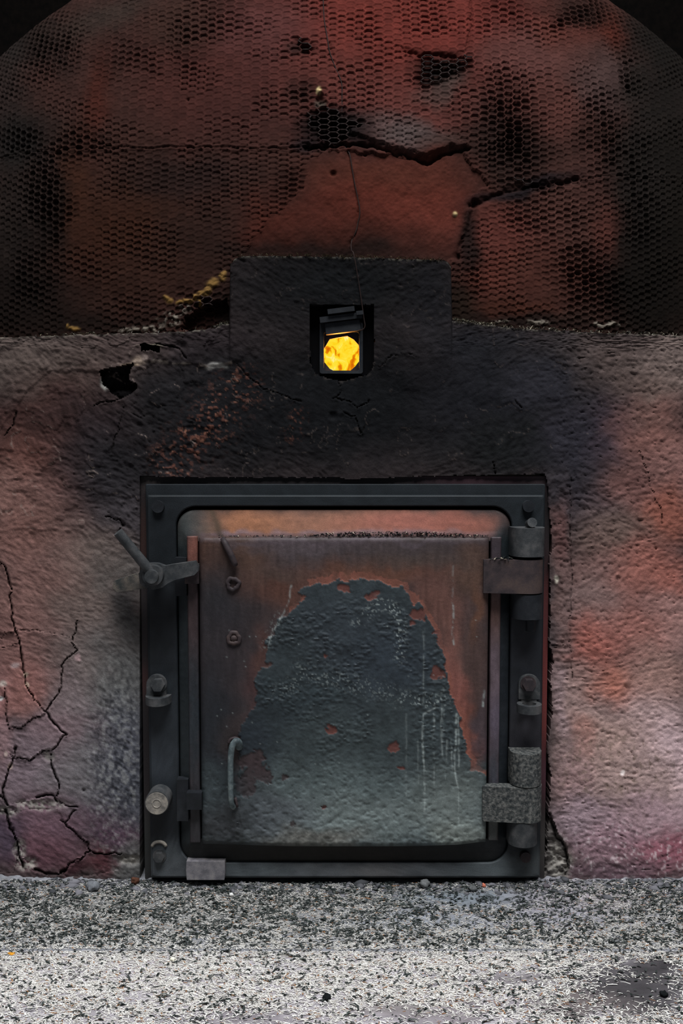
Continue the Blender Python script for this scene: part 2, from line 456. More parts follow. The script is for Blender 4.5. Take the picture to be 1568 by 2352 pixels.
dome_blobs = [
    (900, 90, 330, 190, 0, '#5c2a25', 1), (820, 60, 190, 150, 0, '#672e29', .8), (1120, 60, 120, 90, 0, '#5c2a26', .9), (1000, 70, 120, 120, 0, '#692f2a', .7), (560, 150, 180, 110, 0, '#4a2826', .8), (420, 180, 130, 130, 0, '#452522', .6),
    (620, 60, 120, 80, 0, '#503030', .7), (1200, 130, 120, 70, 0, '#5a3a38', .8), (1380, 190, 90, 70, 0, '#4a3939', .8), (1400, 60, 60, 50, 0, '#4a2018', .9), (1290, 70, 60, 40, 0, '#5c302a', .6),
    (560, 260, 140, 90, 0, '#422523', .6), (760, 190, 120, 100, 0, '#55302d', .6), (940, 240, 150, 80, 0, '#5f3532', .8), (1130, 240, 120, 60, 0, '#50302d', .7), (1250, 250, 90, 60, 0, '#5c3733', .7),
    (215, 250, 40, 130, 8, '#42201a', .9), (300, 480, 200, 130, 0, '#34201a', .9), (250, 540, 130, 110, 0, '#3a2118', .8), (560, 430, 160, 100, 0, '#3b2420', .7), (150, 450, 40, 130, 10, '#3c2218', .8), (130, 330, 100, 50, 0, '#2f211e', .6),
    (500, 560, 130, 100, 0, '#2e1f1c', .8), (330, 640, 180, 70, -12, '#36221c', .7), (640, 520, 90, 80, 0, '#4c241d', .8), (430, 400, 150, 50, 0, '#2c1f1e', .8), (640, 420, 80, 50, 0, '#32211e', .7),
    (900, 440, 190, 90, 0, '#622f26', 1), (960, 480, 110, 80, 0, '#68332b', .7), (800, 500, 120, 80, 0, '#522720', .7), (880, 395, 180, 40, 0, '#4b2a22', .6), (790, 575, 300, 28, 0, '#1f1514', .9), (760, 540, 220, 28, 0, '#3a1e19', .6), (980, 560, 80, 40, 0, '#4d2822', .6),
    (1170, 540, 120, 80, 0, '#623530', .9), (1160, 640, 110, 60, 0, '#5e322b', .9), (1260, 650, 120, 70, 0, '#4c2e29', .8), (1290, 500, 90, 90, 0, '#4e332f', .8), (1400, 540, 40, 80, 0, '#5c342f', .8), (1180, 720, 120, 24, 5, '#482820', .8), (1380, 400, 80, 60, 0, '#4a302d', .6),
    (1160, 330, 90, 110, 0, '#2c201e', .75), (1070, 540, 26, 90, 12, '#191414', .9), (1200, 430, 140, 20, -10, '#17151a', .85), (770, 295, 90, 36, 0, '#121316', .96), (700, 330, 40, 20, 0, '#15151a', .7), (1010, 155, 70, 38, 0, '#231a18', .8), (690, 105, 26, 20, 0, '#2b1d1c', .7), (700, 215, 40, 40, 0, '#2f1f1d', .6),
    (1340, 30, 80, 36, 0, '#2b1c19', .75), (1452, 195, 36, 50, 0, '#25221f', .7), (1010, 195, 60, 26, -30, '#4c4543', .6), (930, 305, 90, 34, 8, '#54494a', .9), (1020, 330, 50, 24, 0, '#433533', .6),
    (90, 110, 70, 60, 0, '#221b1a', .7), (40, 330, 90, 60, 0, '#1b1a1a', .8), (20, 520, 110, 260, 0, '#1d1a19', .85), (110, 520, 40, 120, 0, '#1d1716', .7), (30, 700, 200, 90, 0, '#17110f', .9), (200, 740, 240, 30, 0, '#1a1311', .8), (1540, 300, 110, 500, 0, '#171413', .95), (1520, 560, 110, 330, 0, '#16120f', .95),
    (1470, 420, 60, 200, 0, '#221d1c', .7), (1470, 690, 90, 110, 0, '#14100e', .9), (1560, 60, 110, 130, 0, '#120f0d', .9), (20, 30, 160, 120, 40, '#171210', .7), (250, 30, 120, 40, -20, '#2e2a27', .6), (10, 160, 60, 160, 0, '#1f1f1f', .6), (420, 60, 90, 60, 0, '#33241f', .6), (760, 690, 260, 90, 0, '#171311', .7),
    (1230, 745, 200, 20, 3, '#1c1514', .9), (1330, 735, 60, 20, 0, '#42302c', .5), (520, 730, 50, 60, 0, '#0f0d0c', .9), (1060, 700, 40, 60, 0, '#1c1712', .8)]
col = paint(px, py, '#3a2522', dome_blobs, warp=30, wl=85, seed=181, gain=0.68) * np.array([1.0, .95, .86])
# sunken cells are coloured darker, the wires a bit paler
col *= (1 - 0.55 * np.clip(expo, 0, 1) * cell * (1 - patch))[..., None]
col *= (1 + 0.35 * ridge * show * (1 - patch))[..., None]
col *= (1 + 0.22 * (cellr - 0.5) * (1 - patch))[..., None]
col *= (1 + 0.25 * fbm(px / 12, py / 12, 191, 4))[..., None]
# pale mortar and ochre crust by the block
crust = np.zeros(px.shape)
for (x, y, rx, ry) in ((492, 650, 14, 10), (512, 632, 9, 8), (465, 672, 11, 7), (478, 662, 9, 7), (447, 680, 8, 8), (412, 693, 12, 6), (385, 687, 8, 7), (428, 690, 10, 6), (516, 640, 8, 7), (515, 625, 6, 8), (460, 695, 6, 12), (170, 752, 12, 5), (153, 746, 5, 5)):
    crust = np.maximum(crust, np.exp(-(((ipx - x) / rx) ** 2 + ((ipy - y) / ry) ** 2) ** 2))
col = mixc(col, crust * 0.85, '#7d5f34', 1.0)
mort = np.zeros(px.shape)
for (x, y, rx, ry) in ((390, 738, 30, 10), (405, 722, 22, 12), (340, 752, 40, 7), (420, 708, 16, 8), (300, 758, 30, 5), (1235, 741, 22, 6), (1150, 738, 20, 4), (1400, 745, 40, 5)):
    mort = np.maximum(mort, np.exp(-(((ipx - x) / rx) ** 2 + ((ipy - y) / ry) ** 2) ** 2))
mort *= sstep(-0.15, 0.25, fbm(px / 9, py / 9, 201, 3))
col = mixc(col, mort * 0.8, '#7a7166', 1.0)
h = h + (crust + mort) * 4
knob = np.exp(-(((px - 732) / 6) ** 2 + ((py - 209) / 9) ** 2) ** 2) + .8 * np.exp(-(((px - 1046) / 5) ** 2 + ((py - 489) / 6) ** 2) ** 2)
col = mixc(col, knob * .9, '#a8956b', 1.2)
col = mixc(col, .7 * np.exp(-(((px - 735) / 14) ** 2 + ((py - 238) / 9) ** 2) ** 2), '#4b473f', .9)

def grid_faces(n, k):
    idx = np.arange(n * k).reshape(n, k)
    return np.stack([idx[:-1, :-1], idx[:-1, 1:], idx[1:, 1:], idx[1:, :-1]], -1).reshape(-1, 4)
hh = h * S
VX = np.stack([X + NX * hh, Y + NY * hh, Z + NZ * hh], -1).reshape(-1, 3)
DF = grid_faces(*X.shape)
dome_front = np.argwhere((abs(px - 784) < 120).reshape(-1) & (py < 620).reshape(-1) & (abs(TH) < .6).reshape(-1))[:, 0]
dome_px = px.reshape(-1)[dome_front]; dome_py = py.reshape(-1)[dome_front]
dmx = px.reshape(-1)[DF[:, 0]]; dmy = py.reshape(-1)[DF[:, 0]]
DF = DF[~((abs(dmx - 784) < 110) & (dmy > 650))]           # open behind the peephole
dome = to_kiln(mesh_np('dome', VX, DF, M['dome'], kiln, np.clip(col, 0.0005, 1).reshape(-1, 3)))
dome['label'] = 'red and black dome plastered over hexagonal wire netting'

# ---- bare netting where the plaster has fallen away
bare_zone = np.zeros(px.shape, bool)
for (x, y, rx, ry) in ((775, 295, 100, 50), (1015, 160, 85, 50), (692, 105, 26, 24), (470, 690, 60, 50), (1150, 440, 90, 40)):
    bare_zone |= ((px - x) / rx) ** 2 + ((py - y) / ry) ** 2 < 1
vis = (expo > 0.55) & bare_zone & (px > -40) & (px < 1610) & (py > -40) & (py < 780) & (patch < .5)
ii = np.argwhere(vis)
kd = kdtree.KDTree(len(ii))
Uv = U[vis]; Vv = V[vis]
for k_, (a, b) in enumerate(zip(Uv, Vv)): kd.insert((a, b, 0), k_)
kd.balance()
centres = set()
un = Uv / CSP * 0.8660254; vn = Vv / RSP
for par, (ox, oy) in enumerate(((0, 0), (0.8660254, 0.5))):
    a = np.round((un - ox) / 1.7320508); b = np.round(vn - oy)
    for q in set(zip(a.astype(int).tolist(), b.astype(int).tolist())): centres.add((par, *q))
bm = bmesh.new(); done = set()
for par, a, b in centres:
    cu = a * 1.7320508 + (0.8660254 if par else 0); cv = b + (0.5 if par else 0)
    cor = []
    for k_ in range(6):
        t = math.radians(60 * k_)
        cor.append(((cu + 0.57735 * math.cos(t)) * CSP / 0.8660254, (cv + 0.57735 * math.sin(t)) * RSP))
    pts3 = []
    for (cu_, cv_) in cor:
        co, ix, dst = kd.find((cu_, cv_, 0))
        if dst > 3.5: pts3.append(None); continue
        i, j = ii[ix]
        off = 1.9 * S
        pts3.append(Vector((X[i, j] + NX[i, j] * off, Y[i, j] + NY[i, j] * off, Z[i, j] + NZ[i, j] * off)))
    for k_ in range(6):
        p0, p1 = pts3[k_], pts3[(k_ + 1) % 6]
        if p0 is None or p1 is None: continue
        key = tuple(sorted((tuple(round(c / S / 4) for c in p0), tuple(round(c / S / 4) for c in p1))))
        if key in done: continue
        done.add(key)
        if (p1 - p0).length > 30 * S or (p1 - p0).length < 2 * S: continue
        cyl(bm, p0, p1, 1.5 * S, n=6)
o = to_kiln(obj_from_bm('wire_netting', bm, M['wire'], kiln, smooth=True, recalc=False)); o['kind'] = 'stuff'
o['label'] = 'bare hexagonal wire netting where plaster has fallen off'

# ---- lower wall and the block round the peephole
def top_edge(x):
    l = np.interp(x, [-440, 0, 60, 150, 220, 300, 420, 470, 500, 522], [800, 776, 774, 770, 768, 766, 762, 757, 750, 744])
    r = np.interp(x, [1040, 1100, 1200, 1300, 1400, 1568, 2010], [736, 745, 755, 760, 765, 771, 795])
    m = np.interp(x, [533, 538, 560, 800, 980, 1020, 1030, 1034], [606, 594, 588, 590, 597, 598, 603, 612])
    m = m + 1.2 * vnoise(x / 9, x * 0, 3)
    out = np.where(x < 527, l + 1.5 * vnoise(x / 8, x * 0, 5), np.where(x > 1037, r + 1.2 * vnoise(x / 8, x * 0, 6), m))
    return out
GX = np.concatenate([np.arange(-440, -62.6, 10), np.arange(-62.6, 1630, 2.6), np.arange(1632, 2010, 10)])
GX = GX - GX[np.argmin(abs(GX - 320.6))] + 320.6
rows = 540
t = np.linspace(0, 1, rows)[:, None]
topx = top_edge(GX)[None, :]
px = np.broadcast_to(GX[None, :], (rows, len(GX))).copy()
bot = 2046.0
# rows keep an even spacing below 800, and squeeze above it
tt = np.linspace(0, 1, rows)
n_low = int(rows * (bot - 800) / (bot - 600))
up = np.linspace(0, 1, rows - n_low, endpoint=False)[:, None]
py = np.concatenate([topx + (800 - topx) * up, np.broadcast_to(np.linspace(800, bot, n_low)[:, None], (n_low, len(GX)))], 0)
wx_ = px + 6 * fbm(px / 25, py / 25, 301, 3); wy_ = py + 6 * fbm(px / 25, py / 25, 311, 3)

DOORHOLE = [(320.6, 1093), (420, 1096), (760, 1096), (800, 1100), (1000, 1093), (1100, 1091), (1252, 1088), (1259, 1130), (1262, 1180), (1268, 1250), (1262, 1290), (1265, 1400), (1262, 1470), (1272, 1520), (1264, 1560),
            (1268, 1640), (1256, 1720), (1266, 1780), (1261, 1870), (1258, 1905), (1256, 1935), (1250, 2000), (1246, 2060), (320.6, 2060)]
PEEP = [(711, 700), (858, 699), (860, 780), (858, 838), (848, 858), (820, 868), (785, 876), (750, 868), (724, 858), (712, 836), (710, 780)]
HOLE = [(231, 848), (262, 846), (285, 838), (306, 835), (300, 860), (294, 872), (310, 878), (313, 890), (306, 906), (278, 921), (262, 905), (250, 888), (236, 880)]
SLOT = [(320, 790), (330, 786), (368, 793), (364, 806), (345, 802), (322, 808)]
hgt = np.zeros(px.shape)
# trowelled relief: coarse lumps, wrinkles that run along swirls, fine pits
ang = 0.6 * fbm(px / 260, py / 260, 321, 2) * 3
lean = np.where(px < 784, -.42, .12)
ux = px + 40 * fbm(px / 150, py / 150, 325, 2); uy = py + lean * (px - 784) + 60 * fbm(px / 190, py / 150, 328, 2)
wr = 1 - abs(fbm(ux / 30, uy / 11, 331, 3)) * 2
wamt = 0.55 + 0.9 * sstep(-0.1, 0.4, fbm(px / 170, py / 170, 341, 2))
fade_c = np.exp(-(((px - 850) / 360) ** 2 + ((py - 930) / 190) ** 2) ** 2)
hgt += 5 * fbm(px / 120, py / 120, 351, 3) + wr * 1.3 * wamt * (1 - .6 * fade_c) + 1.0 * fbm(px / 7, py / 7, 361, 3) * (1 - .5 * fade_c)
hgt += 1.5 * fbm(ux / 12, uy / 5.5, 366, 3) * (1 - .5 * fade_c)
hgt -= 2.2 * sstep(.35, .6, fbm(px / 7, py / 6, 368, 2)) * sstep(1240, 1300, px)
# flaked skins: stepped edges of thin coats
sk = fbm(px / 55, py / 48, 371, 4)
flk = sstep(0.10, 0.125, sk) * 2.2 + sstep(-0.22, -0.20, sk) * 1.6
leftish = sstep(620, 330, px) * sstep(1330, 1180, py) + 0.35 * sstep(1150, 1050, py)
hgt += flk * np.clip(leftish, 0, 1)
# block stands proud; the left ledge coat ends in a rim; wall curves back to the sides
inblock = sstep(524, 530, px) * sstep(1040, 1034, px)
hgt += 9 * inblock * sstep(880, 760, py)
rimline = np.interp(px, [0, 60, 110, 240, 300, 340, 450, 500, 545], [985, 900, 852, 850, 838, 828, 836, 842, 828])
coat = sstep(3, -3, wy_ - rimline) * sstep(560, 535, px)
hgt += 3 * coat * (1 + .5 * fbm(px / 20, py / 20, 385, 2))
band = sstep(1314, 1306, wx_) * sstep(1250, 1262, px) * sstep(1085, 1100, py)
hgt += 4 * band * (1 + 0.6 * fbm(px / 10, py / 10, 381, 3))
hgt += 2.6 * sstep(1440, 1452, wx_) * sstep(900, 930, py) * sstep(1130, 1080, py)
hgt += 9 * sstep(1900, 2010, py) * sstep(1300, 1500, px)                       # toe swells out
hgt -= 75 * (np.clip(abs(px - 784) - 470, 0, 999) / 314.0) ** 2
hgt += 55 * sstep(1750, 2040, py) * (np.clip(abs(px - 784) - 470, 0, 999) / 314.0) ** 2
hgt += 3 * sstep(1760, 1990, py) * fbm(px / 60, py / 45, 391, 3) * sstep(360, 300, px)

CR = [([(-60, 1240), (10, 1300), (18, 1320), (28, 1360), (22, 1373), (27, 1400), (27, 1420), (37, 1450), (45, 1475), (55, 1545), (60, 1575), (75, 1600), (95, 1625), (108, 1637), (120, 1658), (140, 1677), (152, 1688)], 2.2, 13),
      ([(178, 1425), (170, 1460), (166, 1478), (178, 1490), (165, 1505), (145, 1520), (140, 1560), (137, 1590), (118, 1615), (110, 1632)], 1.7, 9),
      ([(10, 1580), (15, 1610), (16, 1655), (22, 1672), (50, 1673), (75, 1650), (92, 1645)], 1.6, 8),
      ([(37, 1715), (30, 1740), (28, 1755), (15, 1785), (10, 1795), (5, 1825), (18, 1848)], 2.8, 14), ([(20, 1730), (30, 1740), (55, 1743), (68, 1747), (80, 1737)], 2.4, 12),
      ([(150, 1690), (118, 1722), (98, 1726), (88, 1733)], 2.0, 10), ([(117, 1730), (120, 1760), (128, 1785), (137, 1802), (133, 1818), (128, 1828)], 2.8, 14), ([(85, 1832), (105, 1826), (122, 1829), (130, 1842)], 3.2, 15),
      ([(-20, 1822), (5, 1832), (18, 1850)], 2.6, 12), ([(14, 1860), (24, 1900), (38, 1930), (46, 1972), (55, 1990)], 4.5, 18), ([(80, 1996), (105, 2008), (135, 2008), (150, 1998)], 3, 12),
      ([(135, 1840), (150, 1852), (180, 1855)], 2, 8), ([(172, 1862), (160, 1878), (150, 1890)], 2.4, 10), ([(140, 1885), (175, 1915), (200, 1935), (207, 1955), (185, 1972), (160, 1985), (142, 2008)], 2.0, 10),
      ([(207, 1955), (235, 1962), (280, 1960)], 2.4, 11), ([(-40, 1480), (0, 1468), (10, 1455), (40, 1448), (80, 1448), (140, 1458), (165, 1463)], 1.4, 2.5), ([(0, 1487), (30, 1482), (45, 1478)], 2, 4),
      ([(40, 945), (30, 975), (8, 1003)], 1.6, 7), ([(1468, 1035), (1490, 1100), (1505, 1150), (1517, 1165), (1520, 1205)], 1.3, 5), ([(1310, 1090), (1308, 1200), (1313, 1330), (1308, 1420), (1314, 1560)], 1.3, 3.5),
      ([(245, 1185), (275, 1195), (283, 1205), (270, 1225)], 1.6, 6), ([(1130, 1060), (1138, 1085), (1142, 1096)], 1.8, 8), ([(1185, 920), (1195, 935)], 2, 4), ([(545, 835), (575, 870), (600, 890), (665, 915), (690, 920)], 1.6, 4),
      ([(780, 880), (782, 900), (775, 915)], 1.8, 5), ([(765, 915), (800, 922), (820, 935), (845, 925), (850, 918)], 1.8, 5), ([(790, 948), (815, 957), (825, 985), (828, 995)], 1.6, 5), ([(828, 995), (848, 965)], 1.4, 3),
      ([(870, 845), (900, 818), (930, 810), (960, 820)], 1.5, 3), ([(340, 805), (360, 788), (410, 800), (425, 820)], 1.8, 6), ([(280, 921), (283, 945), (272, 985), (262, 1010), (258, 1040)], 1.6, 4), ([(215, 935), (230, 925), (275, 918)], 2.2, 6),
      ([(1262, 1870), (1275, 1915), (1297, 1945), (1306, 1995)], 3, 10), ([(1275, 1250), (1268, 1262)], 2, 5), ([(1265, 1480), (1295, 1482), (1312, 1470)], 1.6, 5), ([(1262, 1203), (1310, 1200)], 1.2, 3)]
PLATES = [  # loose plaster plates between the cracks, lower left
    [(-200, 1260), (10, 1300), (28, 1360), (22, 1373), (27, 1410), (37, 1450), (-200, 1478)],
    [(37, 1450), (45, 1475), (55, 1545), (60, 1575), (75, 1600), (95, 1625), (108, 1637), (92, 1645), (75, 1650), (50, 1673), (22, 1672), (16, 1655), (12, 1600), (-10, 1560), (-200, 1560), (-200, 1478)],
    [(37, 1450), (80, 1448), (140, 1458), (166, 1470), (178, 1490), (165, 1505), (145, 1520), (140, 1560), (137, 1590), (110, 1632), (108, 1637), (95, 1625), (60, 1575), (45, 1475)],
    [(22, 1672), (50, 1673), (75, 1650), (92, 1645), (108, 1637), (120, 1658), (152, 1688), (118, 1722), (98, 1726), (80, 1737), (68, 1747), (30, 1740), (37, 1715)],
    [(30, 1740), (68, 1747), (80, 1737), (98, 1726), (115, 1730), (120, 1760), (137, 1802), (128, 1828), (85, 1832), (50, 1845), (18, 1850), (5, 1825), (15, 1785)],
    [(22, 1868), (60, 1858), (130, 1856), (150, 1890), (200, 1935), (207, 1955), (160, 1985), (140, 2005), (105, 2008), (80, 1996), (55, 1975), (38, 1930)],
    [(207, 1955), (235, 1962), (285, 1965), (270, 1995), (230, 2010), (188, 2012), (185, 1975)],
    [(185, 1975), (188, 2012), (165, 2018), (140, 2008), (160, 1985)],
    [(-200, 1870), (14, 1862), (24, 1900), (38, 1930), (40, 1975), (30, 2005), (-200, 2005)],
    [(-200, 1600), (12, 1600), (16, 1655), (22, 1672), (37, 1715), (20, 1760), (5, 1825), (-200, 1822)]]
PLATE_OFF = [1, 2.5, -1, 1.5, -3.5, -5, -3, -6, -8, 0]
pjx = px + 3 * fbm(px / 9, py / 9, 521, 2); pjy = py + 2.5 * fbm(px / 9, py / 9, 531, 2)
for pts, off in zip(PLATES, PLATE_OFF):
    ins = in_poly(pjx, pjy, pts); my = sum(p[1] for p in pts) / len(pts)
    hgt += ins * (off + .035 * (my - py) * (1 if off < 0 else -1))      # each plate sits and tips on its own
crackw = np.zeros(px.shape)
for pts, w, dep in CR:
    dd = seg_dist(px + 3.5 * fbm(px / 11, py / 11, 401, 2), py + 3.5 * fbm(px / 11, py / 11, 411, 2), pts)
    w = w * (0.62 + 0.38 * vnoise(px / 37, py / 37, 415))
    k_ = np.exp(-(dd / w) ** 2)
    hgt -= dep * 1.0 * k_; crackw = np.maximum(crackw, k_)
    hgt += 1.2 * np.exp(-((dd - 2.6 * w) / (1.6 * w)) ** 2)
# chipped ledges above wide cracks, lower left
spall = np.zeros(px.shape)
for (x, y, rx, ry) in ((95, 1848, 60, 13), (20, 1862, 26, 12), (110, 1735, 14, 12), (45, 1955, 14, 26), (60, 1985, 26, 14), (1285, 1985, 26, 40), (243, 878, 8, 12), (1275, 1960, 14, 30), (300, 1975, 26, 12)):
    spall = np.maximum(spall, np.exp(-(((wx_ - x) / rx) ** 2 + ((wy_ - y) / ry) ** 2) ** 2.5))
hgt += spall * (-7 + 5 * fbm(px / 6, py / 6, 421, 3))
for (x, y, r, dep) in ((765, 955, 9, 6), (395, 800, 10, 5), (415, 795, 12, 5), (283, 1205, 5, 8), (192, 1815, 4, 7), (1440, 1570, 8, -4), (1505, 1260, 4, 5), (1390, 1300, 4, -5), (1418, 1320, 3, -5)):
    hgt -= dep * np.exp(-(((px - x) ** 2 + (py - y) ** 2) / r ** 2) ** 2)
inhole = in_poly(wx_, wy_, HOLE) | in_poly(wx_, wy_, SLOT)
corner = sstep(3, -3, seg_dist(wx_, wy_, [(0, 0), (1, 1)]) * 0 + np.where(in_poly(wx_, wy_, [(1240, 1868), (1264, 1880), (1278, 1915), (1298, 1946), (1307, 1996), (1290, 2020), (1240, 2050)]), -9, 9))
hgt += corner * (-13 + 8 * fbm(px / 13, py / 8, 425, 3))
hs = inhole.astype(float)
hgt -= hs * (34 + 6 * fbm(px / 9, py / 9, 431, 2)) - hs * 14 * np.exp(-(((px - 285) / 30) ** 2 + ((py - 906) / 9) ** 2) ** 2)

wall_blobs = [
    (80, 830, 230, 75, 0, '#5a4c46', .95), (300, 800, 140, 50, 0, '#4a3b38', .8), (480, 790, 90, 50, 0, '#33292b', .9), (150, 900, 100, 60, 0, '#4b342e', .6), (60, 970, 130, 90, 0, '#432b27', .95), (70, 1060, 110, 60, 0, '#653f37', .95),
    (40, 1150, 110, 90, 0, '#74524a', .95), (190, 1110, 120, 90, 0, '#4c3634', .8), (170, 970, 90, 90, 0, '#3a2826', .85), (240, 1010, 100, 100, 0, '#2b2224', .85), (120, 1260, 150, 110, 0, '#6d4e48', .9), (40, 1220, 60, 60, 0, '#745048', .7), (130, 1180, 90, 50, -20, '#60433c', .6),
    (250, 1120, 110, 110, 0, '#242326', .9), (290, 1230, 80, 90, 0, '#332f32', .85), (200, 1290, 110, 70, 0, '#5f524c', .8), (80, 1380, 140, 110, 0, '#6b4c46', .95), (220, 1400, 120, 90, 0, '#574a45', .9), (290, 1330, 70, 60, 0, '#4a4542', .8), (300, 1400, 45, 50, 0, '#1d1b1c', .9), (310, 1440, 30, 40, 0, '#1f1e1f', .8),
    (60, 1500, 110, 90, 0, '#6a4a45', .95), (200, 1520, 110, 90, 0, '#584c49', .9), (60, 1590, 70, 60, 0, '#784f49', .9), (190, 1620, 90, 80, 0, '#67595a', .9), (285, 1580, 80, 140, 0, '#4c4c4b', .9), (285, 1720, 90, 110, 0, '#42434a', .9), (130, 1690, 80, 60, 0, '#675357', .9), (70, 1780, 100, 70, 0, '#63545a', .95),
    (190, 1790, 90, 90, 0, '#575254', .9), (290, 1830, 90, 110, 0, '#3b3c42', .95), (220, 1900, 90, 60, 0, '#3d373d', .9), (100, 1900, 120, 60, 0, '#563f48', .95), (90, 1960, 100, 45, 0, '#4e333a', .95), (240, 1985, 60, 30, 0, '#432428', .95), (10, 1920, 40, 70, 0, '#352b35', .95), (280, 1925, 60, 40, 0, '#452f3c', .8), (165, 2000, 40, 20, 0, '#452a2f', .9), (310, 1990, 40, 60, 0, '#4d4c4b', .9),
    (0, 1650, 26, 100, 0, '#8a5f5c', .8), (10, 1700, 50, 50, 0, '#6f5c60', .6),
    (780, 650, 300, 120, 0, '#1a1b1d', .98), (784, 930, 460, 200, 0, '#131416', 1), (560, 980, 200, 130, 0, '#151517', .9), (1150, 900, 190, 150, 0, '#1a1a1e', .97), (1180, 1030, 160, 70, 0, '#18191a', .95), (430, 930, 130, 120, 0, '#1a191b', .9), (350, 1060, 120, 60, 0, '#1c1a1c', .9), (1000, 700, 60, 100, 0, '#202024', .7), (1100, 800, 80, 50, 0, '#1e1e22', .8),
    (1290, 830, 120, 70, 0, '#2a2729', .8), (1250, 880, 80, 60, 0, '#26252b', .8), (1330, 1010, 90, 110, 0, '#2a282f', .95), (1310, 1130, 70, 70, 0, '#28262b', .95), (1400, 1000, 60, 80, 0, '#3a3038', .8), (1380, 1150, 60, 60, 0, '#43373a', .8), (1430, 820, 110, 60, 0, '#51433f', .85), (1540, 830, 90, 80, 0, '#6d5c56', .95), (1490, 900, 80, 60, 0, '#68544d', .8),
    (1500, 1000, 90, 70, 0, '#7a5149', .95), (1560, 1080, 80, 80, 0, '#885f58', .9), (1460, 1120, 70, 70, 0, '#6a4742', .9), (1540, 1180, 70, 60, 0, '#7c4638', .9), (1420, 1230, 90, 60, 0, '#5e4a43', .9), (1400, 1330, 100, 80, 0, '#684a45', .9), (1500, 1300, 80, 70, 0, '#7e4c42', .95), (1550, 1340, 40, 60, 0, '#844d42', .8),
    (1360, 1380, 70, 70, 0, '#5e4b48', .8), (1550, 1430, 60, 60, 0, '#7a5c57', .9), (1450, 1450, 110, 70, 0, '#764a42', .9), (1350, 1480, 60, 50, 0, '#7c443a', .8), (1400, 1570, 80, 50, 0, '#7c4a3d', .95), (1440, 1600, 50, 40, 0, '#7a4a3d', .8), (1520, 1560, 80, 80, 0, '#765850', .9), (1320, 1610, 50, 90, 0, '#6a5551', .9), (1490, 1680, 110, 80, 0, '#856d6b', .95), (1550, 1760, 70, 90, 0, '#8d7678', .95),
    (1380, 1720, 90, 80, 0, '#765e57', .9), (1330, 1690, 30, 40, 0, '#76493e', .5), (1440, 1800, 110, 80, 0, '#6e5a56', .9), (1320, 1800, 50, 90, 0, '#685150', .9), (1340, 1880, 70, 50, 0, '#6a5a60', .9), (1480, 1880, 130, 50, 0, '#735c61', .9), (1400, 1940, 100, 40, 0, '#6b5259', .95), (1530, 1960, 80, 50, 0, '#60363f', .95), (1400, 2000, 120, 28, 0, '#4f3c43', .9), (1500, 2030, 120, 22, 0, '#44393a', .8),
    (1285, 1400, 22, 220, 0, '#54403d', .8), (1290, 1230, 22, 70, 0, '#543836', .8), (1290, 1620, 20, 100, 0, '#665455', .8), (1282, 1970, 24, 45, 0, '#454039', .95)]
col = paint(px, py, '#3a3030', wall_blobs, warp=34, wl=70, seed=441, gain=1.55)
# soot speckle on the lower left, flecks of lime
spk = fbm(px / 7, py / 9, 451, 3)
zone = np.exp(-(((px - 270) / 75) ** 2 + ((py - 1760) / 240) ** 2) ** 2)
col = mixc(col, zone * sstep(0.05, 0.45, spk) * 0.3, '#858582', 1.5); col = mixc(col, zone * sstep(-0.1, -0.45, spk) * 0.7, '#1c1d22', 1.5)
zone2 = np.exp(-(((px - 1430) / 190) ** 2 + ((py - 1960) / 70) ** 2) ** 2)
col = mixc(col, zone2 * sstep(0.25, 0.55, spk) * 0.35, '#a59a9a', 1.5); col = mixc(col, zone2 * sstep(-.2, -.5, spk) * 0.5, '#3a2c2e', 1.5)
zone3 = np.exp(-(((px - 1420) / 160) ** 2 + ((py - 1760) / 110) ** 2) ** 2)
col = mixc(col, zone3 * sstep(-.22, -.45, spk) * 0.6, '#4a3d34', 1.5)
# orange burnt flecks on the black field
dd = seg_dist(px, py, [(395, 1060), (440, 1010), (475, 985), (500, 940), (550, 890)])
fl = np.exp(-(dd / 42) ** 2) * sstep(0.12, 0.4, fbm(px / 8, py / 6, 461, 3))
fl = np.maximum(fl, 0.6 * np.exp(-(seg_dist(px, py, [(670, 1000), (685, 950)]) / 16) ** 2) * sstep(0.1, 0.4, fbm(px / 6, py / 6, 466, 3)))
col = mixc(col, fl * 0.75, '#6a3f32', 1.3); hgt += fl * 1.8
col = mixc(col, 0.8 * fl * sstep(0.3, 0.5, fbm(px / 5, py / 4, 471, 2)), '#8a5a45', 1.4)
# pale torn edges of the coats
edge = np.exp(-((wy_ - rimline) / 2.5) ** 2) * sstep(560, 540, px) * sstep(225, 260, px) * sstep(-.1, .3, fbm(px / 16, py / 16, 481, 2))
col = mixc(col, edge * .8, '#83766c', 1.55)
for (x, y, rx, ry, hx) in ((498, 840, 20, 7, '#86837e'), (318, 828, 16, 10, '#9a8574'), (300, 838, 22, 4, '#8a7560'), (347, 792, 22, 4, '#8f8570'), (243, 877, 11, 15, '#7d7c76'), (333, 822, 7, 10, '#86746c'), (60, 1548, 4, 6, '#b8a48f'), (63, 1572, 5, 6, '#b8a48f'), (6, 1570, 10, 8, '#a79a90'), (22, 1760, 6, 8, '#9a8579'), (15, 1733, 4, 6, '#a08d84'),
                            (2, 1604, 6, 5, '#c8c8c6'), (35, 1528, 9, 6, '#8f7a78'), (1276, 1330, 4, 9, '#a8a090'), (1428, 1776, 6, 6, '#a59a96'), (175, 1508, 7, 9, '#8a7070')):
    k_ = np.exp(-(((wx_ - x) / rx) ** 2 + ((wy_ - y) / ry) ** 2) ** 2)
    col = mixc(col, k_ * .9, hx, 1.55)
col = mixc(col, corner * .85, '#4b4744', 1.3)
col = mixc(col, spall * 0.8 * sstep(-.5, .2, fbm(px / 6, py / 6, 491, 3)), '#7d7871', 1.5)
col = mixc(col, crackw * 0.75, '#1a1716', 1.2)
